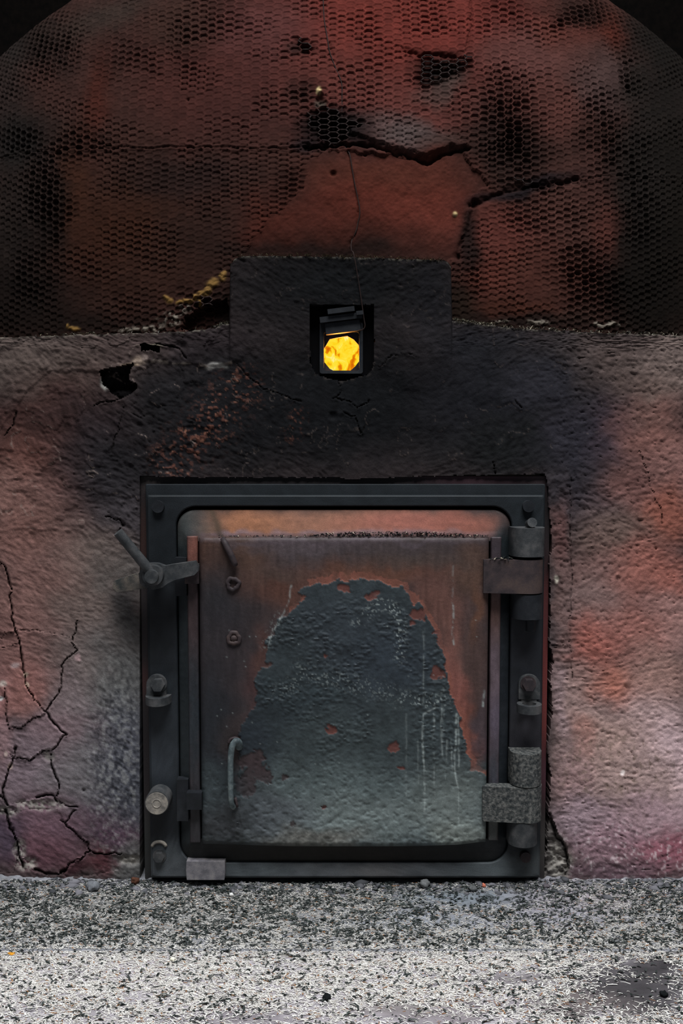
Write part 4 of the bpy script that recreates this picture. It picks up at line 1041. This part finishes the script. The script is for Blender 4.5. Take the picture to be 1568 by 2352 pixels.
base = paint(px, py, '#3a3131', [(784, 1275, 340, 45, 0, '#3f3636', .8), (540, 1290, 80, 70, 0, '#4a352b', .9), (480, 1280, 30, 50, 0, '#4c3328', .8), (860, 1318, 200, 30, 0, '#56392e', .95), (640, 1360, 100, 50, 0, '#4e332a', .9), (560, 1440, 60, 90, 0, '#2c2627', .9), (500, 1400, 60, 130, 0, '#232225', .95), (1000, 1380, 70, 70, 0, '#553a33', .95), (1040, 1480, 36, 120, -8, '#60423b', .95),
              (1050, 1600, 26, 90, -6, '#754840', .95), (1085, 1700, 22, 90, -6, '#764438', .95), (1100, 1500, 26, 230, 0, '#43322e', .8), (1085, 1310, 50, 60, 0, '#4c382f', .9), (1110, 1690, 16, 110, 0, '#3f353a', .7), (590, 1590, 36, 80, 0, '#3f2b2a', .9), (605, 1500, 24, 60, 0, '#46302b', .9), (500, 1560, 70, 140, 0, '#2c2628', .9), (480, 1700, 60, 190, 0, '#1c1f23', .95), (540, 1700, 40, 60, 0, '#2c2524', .7),
              (590, 1780, 50, 60, 0, '#33282a', .8), (500, 1850, 60, 80, 0, '#24252a', .9), (700, 1262, 120, 14, 0, '#4a4144', .7), (784, 1245, 330, 9, 0, '#4c4246', .8), (950, 1290, 130, 20, 0, '#403632', .7), (640, 1320, 60, 20, 0, '#443833', .6), (1095, 1400, 12, 60, 0, '#5d3e2e', .6)], warp=20, wl=45, seed=731, gain=1.18)  # thin pale strip along the top edge is a painted highlight
base *= (1 + .30 * fbm(px / 7, py / 34, 741, 4))[..., None]
teal = paint(px, py, '#2b3133', [(784, 1450, 200, 110, 0, '#272c30', .9), (900, 1520, 120, 80, 0, '#252b31', .8), (700, 1600, 130, 60, 0, '#232a2d', .8), (784, 1700, 220, 60, 0, '#2f3637', .8), (560, 1720, 90, 150, 0, '#1c2126', .95), (640, 1650, 60, 60, 0, '#22282b', .7), (800, 1800, 260, 60, 0, '#394040', .9), (820, 1880, 280, 60, 0, '#424847', .95), (1040, 1850, 90, 90, 0, '#424745', .9),
              (600, 1880, 110, 60, 0, '#34373a', .8), (500, 1900, 60, 60, 0, '#292a2c', .9), (720, 1925, 120, 22, 0, '#3f3d39', .8), (1060, 1920, 70, 30, 0, '#4a4e4a', .8), (660, 1500, 50, 80, 0, '#262c2e', .6)], warp=26, wl=60, seed=751, gain=1.4)
teal *= (1 + .95 * sstep(1700, 1900, py) * sstep(520, 680, px))[..., None]
teal *= (1 + .38 * fbm(px / 11, py / 9, 761, 4))[..., None] * (1 + .22 * fbm(px / 45, py / 40, 765, 3))[..., None]
low_in = np.maximum(inside, sstep(1800, 1850, a_y + 0.25 * abs(a_x - 800)) * (1 - .8 * sstep(.3, .5, islands)))
col = base * (1 - low_in[..., None]) + teal * low_in[..., None]
# bright bare rust along the torn edge of the paint
eb = in_poly(a_x - 12, a_y, ARCH) | in_poly(a_x + 4, a_y + 16, ARCH) | in_poly(a_x - 8, a_y + 8, ARCH)
rim = eb & (inside < .5) & (py < 1790) & (px > 690 + 40 * fbm(px / 20, py / 20, 775, 2))
col = mixc(col, rim * (.5 + .5 * fbm(px / 14, py / 20, 771, 3)), '#6f4439', 1.4)
col = mixc(col, .8 * sstep(.35, .5, islands) * (px > 730), '#4f302c', 1.3)
# lime runs, scratches and salts
runs = [([(1004, 1625), (975, 1640), (973, 1700), (978, 1770), (979, 1850), (976, 1870)], .6), ([(1000, 1640), (998, 1700)], .4), ([(1017, 1590), (1017, 1690), (1020, 1740)], .45), ([(1052, 1640), (1050, 1710), (1047, 1760), (1056, 1810), (1060, 1900)], .75), ([(1056, 1645), (1058, 1760)], .6), ([(1040, 1700), (1043, 1770)], .5), ([(1042, 1390), (1043, 1420), (1040, 1450), (1044, 1480)], .7), ([(1042, 1300), (1040, 1385)], .25),
        ([(1116, 1585), (1113, 1622)], .8), ([(935, 1640), (936, 1840)], .18), ([(962, 1700), (964, 1800)], .25), ([(975, 1440), (974, 1620)], .25), ([(668, 1345), (664, 1372), (650, 1410), (625, 1450), (612, 1490)], .5), ([(1000, 1730), (1002, 1840)], .3), ([(1030, 1700), (1028, 1790)], .35), ([(1022, 1580), (1020, 1700)], .25)]
lime = np.zeros(px.shape)
for pts, a in runs:
    dd = seg_dist(px + 1.5 * fbm(px / 9, py / 20, 781, 2), py, pts)
    lime = np.maximum(lime, a * np.exp(-(dd / 1.9) ** 2) * sstep(-.5, .25, fbm(px / 5, py / 12, 791, 3)))
for pts, w, a in (([(870, 1385), (910, 1400), (920, 1440), (920, 1510)], 12, .8), ([(820, 1430), (860, 1395), (890, 1385)], 14, .5), ([(930, 1605), (1020, 1612)], 14, .7), ([(690, 1540), (760, 1560), (900, 1590)], 20, .35), ([(610, 1480), (640, 1420)], 12, .4), ([(640, 1590), (690, 1560)], 16, .35)):
    dd = seg_dist(px, py, pts)
    lime = np.maximum(lime, a * np.exp(-(dd / w) ** 2) * sstep(.28, .5, fbm(px / 4, py / 4, 801, 2)))
for _ in range(45):
    x = random.uniform(480, 1110); y = random.uniform(1400, 1930)
    lime = np.maximum(lime, .5 * np.exp(-(((px - x) / 1.5) ** 2 + ((py - y) / 1.3) ** 2)))
col = mixc(col, lime * .8, '#8b9390', 1.5)
col = mixc(col, .5 * sstep(1895, 1935, py) * sstep(0, .4, fbm(px / 10, py / 10, 811, 3)), '#2a2c2a', 1.4)
# relief
blis = sstep(-.05, .35, fbm(px / 8, py / 4.6, 821, 3)) * sstep(1330, 1420, py) * sstep(1880, 1700, py)
bz = .35 + .9 * sstep(-.2, .3, fbm(px / 90, py / 80, 831, 2))
h = inside * (1.9 + 1.7 * blis * bz) + .45 * fbm(px / 5, py / 5, 841, 3) + 1.5 * fbm(px / 120, py / 120, 845, 2)
h += 2.0 * sstep(1780, 1930, py) * fbm(px / 13, py / 9, 851, 3) - 1.5 * sstep(.3, .5, fbm(px / 9, py / 7, 853, 2)) * sstep(1650, 1800, py)
h += sstep(1330, 1290, py) * .5 * fbm(px / 12, py / 24, 855, 3)
for (x, y, r, dep) in ((800, 1480, 16, -3), (1110, 1345, 5, 1), (690, 1450, 10, -2)):
    h -= dep * np.exp(-(((px - x) ** 2 * .5 + (py - y) ** 2) / r ** 2))
ex = np.minimum(px - 456, 1125 - px); ey = np.minimum(py - 1233, bowl - py)
def roundoff(e, r): q = np.clip(1 - e / r, 0, 1); return 1 - np.sqrt(np.clip(1 - q * q, 0, 1))
h = h - 14 * roundoff(ex, 14) - 10 * roundoff(py - 1233, 12) - 14 * roundoff(np.maximum(bowl - py, 0), 9)
d = 52 + h
ky = kq(py) / kq(1160)
X, Y, Z = at(784 + (px - 784) * ky, py, 0.0); Yw = -d * S; k_ = (Yw + DIST) / DIST
VV = np.stack([X * k_, Yw, CAM_H + (Z - CAM_H) * k_], -1)
n, k = px.shape
VV = VV.reshape(-1, 3); cc = np.clip(col, .001, 1).reshape(-1, 3)
idx = np.arange(n * k).reshape(n, k)
ringi = np.concatenate([idx[0, :-1], idx[:-1, -1], idx[-1, :0:-1], idx[:0:-1, 0]])
bk = VV[ringi].copy(); bk[:, 1] = -20 * S
base_i = len(VV); VV = np.concatenate([VV, bk]); cc = np.concatenate([cc, cc[ringi]])
bi = np.arange(base_i, base_i + len(ringi))
sf = np.stack([ringi, bi, np.roll(bi, -1), np.roll(ringi, -1)], -1)
plate = mesh_np('door_plate', VV, np.concatenate([grid_faces(n, k), sf]), M['leaf'], door, cc)
sub(plate, door, leaf); plate['label'] = 'blistered grey-green paint arch on rusty brown plate'
try: plate.data.set_sharp_from_angle(angle=math.radians(60))
except Exception: pass
# flat border strips left and right of the cushioned plate
def border(x0, x1, blobs, base, y0=1232, y1=1936):
    xs = np.arange(x0, x1 + .1, (x1 - x0) / 12); ys = np.linspace(y0, y1, 240)
    px, py = np.meshgrid(xs, ys)
    c = paint(px, py, base, blobs, warp=14, wl=40, seed=861, gain=1.45) * (1 + .3 * fbm(px / 6, py / 26, 865, 3))[..., None]
    hh_ = 37 + .5 * fbm(px / 8, py / 12, 871, 3) - 4 * roundoff(np.minimum(px - x0, x1 - px), 3)
    ky = kq(py) / kq(1160)
    X, Y, Z = at(784 + (px - 784) * ky, py, 0); Yw = -hh_ * S; k_ = (Yw + DIST) / DIST
    V_ = np.stack([X * k_, Yw, CAM_H + (Z - CAM_H) * k_], -1); n, k = px.shape
    idx = np.arange(n * k).reshape(n, k); V_ = V_.reshape(-1, 3); c = np.clip(c, .001, 1).reshape(-1, 3)
    ringi = np.concatenate([idx[0, :-1], idx[:-1, -1], idx[-1, :0:-1], idx[:0:-1, 0]])
    bk = V_[ringi].copy(); bk[:, 1] = -14 * S
    bi = np.arange(len(V_), len(V_) + len(ringi)); V_ = np.concatenate([V_, bk]); c = np.concatenate([c, c[ringi]])
    sf = np.stack([ringi, bi, np.roll(bi, -1), np.roll(ringi, -1)], -1)
    return sub(mesh_np('border_strip', V_, np.concatenate([grid_faces(n, k), sf]), M['leaf'], door, c), door, leaf)
border(428, 453, [(440, 1262, 20, 36, 0, '#643f36', .95), (440, 1330, 20, 30, 0, '#33292a', .7), (440, 1420, 20, 90, 0, '#332727', .8), (440, 1650, 20, 160, 0, '#1e2327', .9), (440, 1880, 20, 70, 0, '#2c2b2d', .9)], '#2a2527')
border(1128, 1152, [(1140, 1260, 20, 30, 0, '#30292d', .9), (1140, 1420, 20, 60, 0, '#4a3630', .9), (1140, 1560, 20, 110, 0, '#4d4146', .9), (1140, 1660, 20, 60, 0, '#4a424c', .8), (1140, 1780, 20, 60, 0, '#33343a', .9), (1140, 1900, 20, 40, 0, '#474a48', .9)], '#3a3133', 1234, 1930)

# hinge straps of the leaf
o = knuckle(1178, 1250, 1286, 1363, 'iron_warm', 40, arm=(1110, 60, 38), name='hinge_strap'); sub(o, door, leaf)
o = knuckle(1178, 1247, 1808, 1888, 'pitted', 40, arm=(1108, 60, 38), name='hinge_strap'); sub(o, door, leaf); o['label'] = 'pitted grey hinge strap with crusted surface'
# catches on the left edge
def px_box(name, x0, y0, x1, y1, d0, d1, m, bv=2.5):
    bm = bmesh.new(); box_px(bm, x0, y0, x1, y1, d0, d1); bevel(bm, bv, 2)
    return sub(crisp(obj_from_bm(name, bm, M[m], door)), door, leaf)
px_box('catch_plate', 402, 1281, 428, 1369, 18, 40, 'iron')
px_box('catch_block', 424, 1296, 456, 1341, 30, 52, 'iron_warm')
px_box('catch_plate', 406, 1791, 432, 1886, 16, 40, 'iron')
px_box('catch_block', 428, 1822, 463, 1860, 34, 58, 'iron')
# weld rings
for (x, y, r, tilt) in ((535, 1341, 14, 0), (537, 1466, 14, 2)):
    bm = bmesh.new(); cc_ = P(x, y, 55); NR = 26; A = []
    for i in range(NR):
        t = 2 * math.pi * i / NR; row = []
        rj = r - 1.5 + 1.3 * math.sin(3 * t + x) + .9 * math.sin(7 * t)
        for q in range(8):
            s_ = 2 * math.pi * q / 8
            row.append(bm.verts.new(cc_ + Vector(((rj + 5 * math.cos(s_)) * math.cos(t) * S, -3.6 * math.sin(s_) * S, (rj + 5 * math.cos(s_)) * math.sin(t) * S))))
        A.append(row)
    for i in range(NR):
        for q in range(8): bm.faces.new((A[i][q], A[(i + 1) % NR][q], A[(i + 1) % NR][(q + 1) % 8], A[i][(q + 1) % 8]))
    if tilt:
        cyl(bm, cc_ + Vector((0, 3 * S, 0)), cc_ + Vector((1 * S, -3 * S, -2 * S)), 9 * S, 7 * S, n=12)
    sub(obj_from_bm('weld_ring', bm, M['iron_warm'], door, smooth=True), door, leaf)
# stub rod near the top
bm = bmesh.new(); tube(bm, [P(511, 1236, 55), P(518, 1250, 60), P(530, 1274, 63), P(538, 1293, 62), P(541, 1299, 60)], 7.5 * S, 10, [.8, 1, 1, 1, .75])
sub(obj_from_bm('stub_rod', bm, M['iron_warm'], door, smooth=True), door, leaf)
# handle: bent bar
bm = bmesh.new()
tube(bm, smooth_path([P(549, 1716, 50), P(548, 1707, 62), P(542, 1703, 71), P(534, 1712, 76), P(530, 1735, 76), P(529, 1770, 75), P(530, 1820, 74), P(531, 1843, 70), P(535, 1853, 60), P(537, 1853, 50)], 5), 7.4 * S, 12, [1.15] * 12 + [1.0 - .006 * q for q in range(34)])
hd = sub(obj_from_bm('handle', bm, mat('grey_handle_iron', g('#2d3436'), g('#414a4c'), g('#59605f'), rough=.5, spec=.3, scale=110), door, smooth=True), door, leaf)
hd['label'] = 'bent grey iron pull handle'
bm = bmesh.new()
arc = [P(539 + 13 * math.cos(math.radians(t)), 1706 + 11 * math.sin(math.radians(t)), 55) for t in range(170, 391, 20)]
tube(bm, arc, 3.6 * S, 8)
bb = [P(540 + 1.5 * i, 1832 + 7 * i, 56) for i in range(4)]
tube(bm, bb, 3.5 * S, 8)
sub(obj_from_bm('handle_weld', bm, M['iron_warm'], door, smooth=True), door, leaf)

# ---- latch
bm = bmesh.new()
pts = []
for t in range(100, 262, 18): pts.append((345 + 38 * math.cos(math.radians(t)), 1322 + 33 * math.sin(math.radians(t))))
arm_r = [(345 - 5, 1294)] + [(362, 1294), (378, 1300), (400, 1296), (448, 1289), (455, 1300), (455, 1312), (446, 1321), (402, 1332), (385, 1340), (372, 1350), (352, 1355), (335, 1351), (321, 1340), (318, 1318), (328, 1300)]
extrude_px(bm, arm_r, 58, 76); bevel(bm, 3, 2)
la = child_of(door, crisp(obj_from_bm('latch', bm, M['iron_grey'], door)))
la['label'] = 'grey iron latch bar with angled lever'
bm = bmesh.new()
extrude_px(bm, [(262, 1334), (322, 1314), (334, 1352), (268, 1360), (258, 1349)], 36, 50); bevel(bm, 3, 2)
sub(crisp(obj_from_bm('latch_tail', bm, M['dusty'], door)), door, la)
bm = bmesh.new(); c = P(347, 1325, 108)
cyl(bm, Vector((c.x, -16 * S, c.z)), c, 15 * S, n=24); bevel(bm, 2.5, 2, 50)
sub(crisp(obj_from_bm('latch_bolt', bm, M['iron_grey'], door)), door, la)
bm = bmesh.new(); c = P(350, 1322, 95)
cyl(bm, Vector((c.x, -74 * S, c.z)), c, 23 * S, n=24); bevel(bm, 3, 2, 50)
sub(crisp(obj_from_bm('latch_washer', bm, M['iron_grey'], door)), door, la)
bm = bmesh.new()
cyl(bm, P(348, 1316, 88), P(271, 1222, 116), 11.5 * S, 11 * S, n=24); bevel(bm, 1.5, 2, 60)
lv = sub(crisp(obj_from_bm('lever', bm, M['iron_grey'], door)), door, la)

# ================================================================== LOOSE STUFF
def strips(name, P0, length, width, ang, bend, lift, cols, parent=None, seg=3, m='bits', tilt=None):
    """many little bent shavings; P0 (n,3) base centres, ang = heading on the floor"""
    nS = len(P0)
    s = np.linspace(-.5, .5, seg + 1)[None, :]
    a = ang[:, None] + bend[:, None] * s
    dx = np.cos(a); dy = np.sin(a)
    cx = np.cumsum(dx, 1) / (seg + 1) * length[:, None]; cy = np.cumsum(dy, 1) / (seg + 1) * length[:, None]
    cx -= cx.mean(1, keepdims=True); cy -= cy.mean(1, keepdims=True)
    arch = lift[:, None] * (1 - (2 * s) ** 2)
    if tilt is not None: arch = arch + tilt[:, None] * s
    w = width[:, None] * np.array([.5, 1, 1, .45][:seg + 1])[None, :] * .5
    nxx, nyy = -dy, dx
    A = np.stack([P0[:, 0:1] + cx + nxx * w, P0[:, 1:2] + cy + nyy * w, P0[:, 2:3] + arch], -1)
    roll = RNG.normal(0, .22, nS)[:, None] * w * 1.0
    B = np.stack([P0[:, 0:1] + cx - nxx * w, P0[:, 1:2] + cy - nyy * w, P0[:, 2:3] + arch + abs(roll)], -1)
    Vx = np.stack([A, B], 2).reshape(-1, 3)
    b0 = (np.arange(nS) * 2 * (seg + 1))[:, None] + np.arange(seg)[None, :] * 2
    F_ = np.stack([b0, b0 + 2, b0 + 3, b0 + 1], -1).reshape(-1, 4)
    cc = np.repeat(cols, 2 * (seg + 1), axis=0)
    return mesh_np(name, Vx, F_, M[m], parent, cc, smooth=False)

def zfloor(x, y):
    return np.where(y > EDGE_Y, hearth_z(x, y), board_z(x, y))
def scatter(nT, dens, zoff):
    x = RNG.uniform(-.62, .62, nT); y = RNG.uniform(SEAM_Y - .1, -.004, nT)
    px, py = proj(x, y, 0 * x)
    keep = RNG.random(nT) < dens(px, py)
    x = x[keep]; y = y[keep]
    return np.stack([x, y, zfloor(x, y) + zoff * RNG.random(len(x))], -1), px[keep], py[keep]
def bare(px, py):
    b = np.zeros(px.shape)
    for (x, y, rx, ry, a) in ((560, 2338, 190, 22, .7), (1000, 2340, 260, 18, .75), (1460, 2272, 180, 68, .82), (1330, 2315, 130, 26, .7), (1490, 2220, 90, 25, .9), (900, 2322, 110, 22, .75), (560, 2335, 120, 26, .6), (1010, 2335, 130, 22, .7), (1110, 2065, 220, 22, .9), (1280, 2100, 140, 34, .6), (720, 2300, 60, 20, .6), (1180, 2245, 110, 18, .7), (230, 2335, 100, 20, .5), (330, 2290, 60, 14, .5), (60, 2320, 70, 16, .5), (1150, 2300, 120, 18, .5), (660, 2215, 60, 10, .5), (1000, 2115, 160, 22, .5), (840, 2345, 200, 14, .5)):
        b = np.maximum(b, a * np.exp(-((((px + 22 * fbm(px / 40, py / 14, 901, 3)) - x) / rx) ** 2 + ((py + 10 * fbm(px / 40, py / 14, 911, 3) - y) / ry) ** 2) ** 1.5))
    return b
clump = lambda px, py, s: fbm(px / 30, py / 10, s, 4, .7)
def dens_pale(px, py):
    d = .48 + .3 * sstep(2050, 2160, py) + .17 * sstep(2160, 2200, py) * sstep(2030, 2062, py)
    d = d * np.clip(1 - 1.2 * bare(px, py), 0, 1) * sstep(-.55, .15, clump(px, py, 921) + .2)
    return d
def dens_dark(px, py):
    d = .85 - .6 * sstep(2150, 2200, py + 12 * fbm(px / 60, py / 20, 945, 2)) * sstep(2040, 2075, py)
    return d * (1 - .6 * bare(px, py)) * sstep(-.5, .5, clump(px, py, 931) + .05)
Pp, ppx, ppy = scatter(215000, dens_pale, .0012)
nP = len(Pp)
tone = RNG.random(nP)[:, None]
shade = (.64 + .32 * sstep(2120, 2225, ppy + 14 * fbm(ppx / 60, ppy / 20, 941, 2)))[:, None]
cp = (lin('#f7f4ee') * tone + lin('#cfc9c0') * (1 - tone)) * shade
tan_ = RNG.random(nP) < .05
cp[tan_] = lin('#a0714a') * .9
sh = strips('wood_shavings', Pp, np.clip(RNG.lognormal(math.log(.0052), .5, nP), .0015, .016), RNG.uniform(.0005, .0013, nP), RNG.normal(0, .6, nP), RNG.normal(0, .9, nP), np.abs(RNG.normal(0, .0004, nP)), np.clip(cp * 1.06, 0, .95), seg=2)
tag(sh, 'pale curled wood shavings strewn over the floor before the kiln', 'wood shavings', kind='stuff')
Pd, dpx, dpy = scatter(74000, dens_dark, .0022)
nD = len(Pd); tone = RNG.random(nD)[:, None]
cd = lin('#1c2221') * tone + lin('#4a4f4c') * (1 - tone)
ch = strips('char_flakes', Pd, np.clip(RNG.lognormal(math.log(.0056), .55, nD), .0018, .02), RNG.uniform(.0009, .0026, nD), RNG.normal(0, .65, nD), RNG.normal(0, 1.3, nD), np.abs(RNG.normal(0, .0009, nD)), cd)
tag(ch, 'black charred flakes scattered among the shavings on the floor', 'charred flakes', kind='stuff')

# dust and straw hanging over the top rims of wall and block
def rim_strips(name, spans, nT, cols, dlo, dhi):
    pts = []
    while len(pts) < nT:
        x0, x1, wgt = random.choice(spans)
        if random.random() > wgt: continue
        x = random.uniform(x0, x1)
        y = float(top_edge(np.array([x]))[0]) + random.uniform(-5, 2.5)
        pts.append(P(x, y, random.uniform(dlo, dhi) - 75 * (max(abs(x - 784) - 470, 0) / 314.0) ** 2 + (9 if 527 < x < 1037 else 0)))
    pts = np.array(pts); nS = len(pts)
    c = np.array([lin(random.choice(cols)) * random.uniform(.8, 1.5) for _ in range(nS)])
    return strips(name, pts, RNG.uniform(.002, .007, nS), RNG.uniform(.0005, .0012, nS), RNG.normal(0, .5, nS), RNG.normal(0, 1, nS), RNG.uniform(0, .001, nS), np.clip(c, 0, .8), None, tilt=RNG.normal(0, .002, nS))
tag(rim_strips('rim_dust', [(1040, 1290, 1), (1290, 1568, .6), (1040, 1130, 1)], 900, ['#8f8878', '#6d6a62', '#a59d88', '#4a4a46', '#2a2a28'], -14, 3), 'dry straw dust along the right rim of the kiln wall', 'straw dust', kind='stuff')
tag(rim_strips('rim_dust', [(0, 520, .5), (140, 220, 1), (490, 525, 1)], 420, ['#6f6b60', '#4d4c48', '#837a66', '#33332f'], -14, 3), 'thin pale dust along the left rim of the kiln wall', 'dust', kind='stuff')
tag(rim_strips('rim_dust', [(545, 1025, 1)], 520, ['#55503f', '#6c6348', '#3a382f', '#4a4636'], -8, 2), 'dry straw dust on top of the black peephole block', 'straw dust', kind='stuff')

# charred crumbs on the ledge of the door and the top hinge strap
def ledge_bits(name, x0, x1, yc, d0, d1, hmax, nT, prof):
    xs = RNG.uniform(x0, x1, nT); keep = RNG.random(nT) < prof(xs); xs = xs[keep]; nS = len(xs)
    pts = np.array([P(x, yc + 1 - random.random() * hmax * float(prof(np.array([x]))[0]), random.uniform(d0, d1)) for x in xs])
    t_ = RNG.random(nS)[:, None]; c = lin('#101314') * t_ + lin('#23282a') * (1 - t_)
    p_ = RNG.random(nS) < .09; c[p_] = lin('#b7ad98')
    return strips(name, pts, RNG.uniform(.0025, .0065, nS), RNG.uniform(.0008, .0018, nS), RNG.normal(0, .8, nS), RNG.normal(0, 1.2, nS), RNG.uniform(0, .0012, nS), c, None, tilt=RNG.normal(0, .0016, nS))
prof1 = lambda x: .12 + .88 * np.exp(-((x - 900) / 170) ** 4)
tag(ledge_bits('char_crumbs', 500, 1125, 1231, 24, 50, 10, 1500, prof1), 'black charred crumbs heaped along the top ledge of the door', 'charred crumbs', kind='stuff')
prof2 = lambda x: .3 + .7 * np.exp(-((x - 1160) / 20) ** 2)
tag(ledge_bits('char_crumbs', 1124, 1178, 1285, 40, 72, 7, 170, prof2), 'black charred crumbs on top of the upper hinge strap', 'charred crumbs', kind='stuff')

# single lumps one can point at
def lump(name, px_, py_, r, hx, label, cat, squash=.75, seed=0, group=None):
    x, y = atz(px_, py_, 0.0); x = float(x); y = float(y)
    bm = bmesh.new(); bmesh.ops.create_icosphere(bm, subdivisions=3, radius=1)
    rs = np.random.default_rng(seed + int(px_)); off = rs.uniform(0, 90)
    for v in bm.verts:
        q = v.co
        f_ = 1 + .35 * float(vnoise(q.x * 1.7 + off, q.y * 1.7 + q.z * 1.3, 3)) + .14 * float(vnoise(q.x * 4 + off, q.z * 4 + q.y * 3, 5))
        v.co = Vector((q.x * f_ * r * S, q.y * f_ * r * S * .9, q.z * f_ * r * S * squash))
    z0 = min(v.co.z for v in bm.verts)
    for v in bm.verts: v.co.z -= z0 + r * S * .12
    o = obj_from_bm(name, bm, mat('lump_' + str(int(px_)), g(hx, .85), g(hx, 1.1), g(hx, 1.35), rough=.9, spec=.1, scale=220, bump=.4), smooth=True)
    zz = float(zfloor(np.array([x]), np.array([y]))[0])
    o.location = (x, y, zz); tag(o, label, cat, group)
    return o
lump('ash_lump', 214, 2046, 15, '#6c6e72', 'grey rounded ash lump on the floor below the left wall', 'lump')
lump('clay_crumb', 311, 2034, 10, '#54372b', 'brown clay crumb on the floor just left of the door frame', 'crumb')
lump('white_pebble', 531, 2059, 5, '#d8d6d2', 'small white pebble on the floor below the rail sleeve', 'pebble')
lump('brick_chip', 1111, 2039, 5.5, '#c0705a', 'small orange brick chip under the right end of the door frame', 'brick chip')
lump('white_pebble', 1049, 2038, 3.5, '#d0cfc8', 'tiny white pebble left of the orange brick chip', 'pebble')
lump('leaf_scrap', 26, 2187, 7, '#c98a2c', 'orange leaf scrap on the floor at the far left', 'leaf scrap', .3)
lump('cream_pebble', 396, 2203, 5, '#e6e2d0', 'cream pebble among the shavings in the left foreground', 'pebble')
lump('grey_stone', 134, 2071, 8, '#6f7371', 'flat grey stone on the floor at the left', 'stone', .4)
lump('charcoal_bit', 750, 2291, 7, '#17191a', 'charcoal bit among pale shavings in the centre foreground', 'charcoal')
lump('charcoal_bit', 1525, 2284, 7, '#17191a', 'charcoal bit on the dark bare board at right', 'charcoal')
lump('stone_crumb', 975, 2040, 12, '#5f6060', 'grey stone crumb under the middle of the door frame', 'crumb', .7)
lump('stone_crumb', 1086, 2048, 9, '#5b5c5c', 'grey stone crumb in front of the orange brick chip', 'crumb', .7)
lump('stone_crumb', 1256, 2042, 8, '#5a5458', 'dark stone crumb right of the door frame foot', 'crumb', .7)
lump('stone_crumb', 355, 2026, 9, '#5d5f60', 'grey stone crumb under the left corner of the frame', 'crumb', .7)

# gravelly rubble along the foot of the kiln
V0 = None
bm = bmesh.new(); bmesh.ops.create_icosphere(bm, subdivisions=1, radius=1)
bm.verts.ensure_lookup_table(); ico = np.array([v.co[:] for v in bm.verts]); icf = np.array([[v.index for v in f.verts] for f in bm.faces]); bm.free()
nR = 2600
rx = RNG.uniform(-.5, .5, nR); ry = -np.abs(RNG.normal(0, .017, nR)) - .002
rr_ = np.clip(RNG.lognormal(math.log(.0013), .6, nR), .0004, .0055)
VR = ico[None] * (1 + .42 * RNG.normal(0, 1, (nR, len(ico), 1)).clip(-1.5, 1.5)) * rr_[:, None, None] * np.concatenate([RNG.uniform(.8, 1.7, (nR, 1, 1)), np.ones((nR, 1, 1)), RNG.uniform(.4, .8, (nR, 1, 1))], 2)
VR[..., 0] += rx[:, None]; VR[..., 1] += ry[:, None]; VR[..., 2] += (zfloor(rx, ry) + rr_ * .05)[:, None]
cr = np.repeat((lin('#3e4042') + (lin('#77757a') - lin('#3e4042')) * RNG.random((nR, 1))), len(ico), axis=0)
FR = (icf[None] + (np.arange(nR) * len(ico))[:, None, None]).reshape(-1, 3)
rb = mesh_np('rubble', VR.reshape(-1, 3), FR, M['bits'], None, cr, smooth=False)
tag(rb, 'grey crumbled ash and grit banked along the foot of the kiln', 'rubble', kind='stuff')
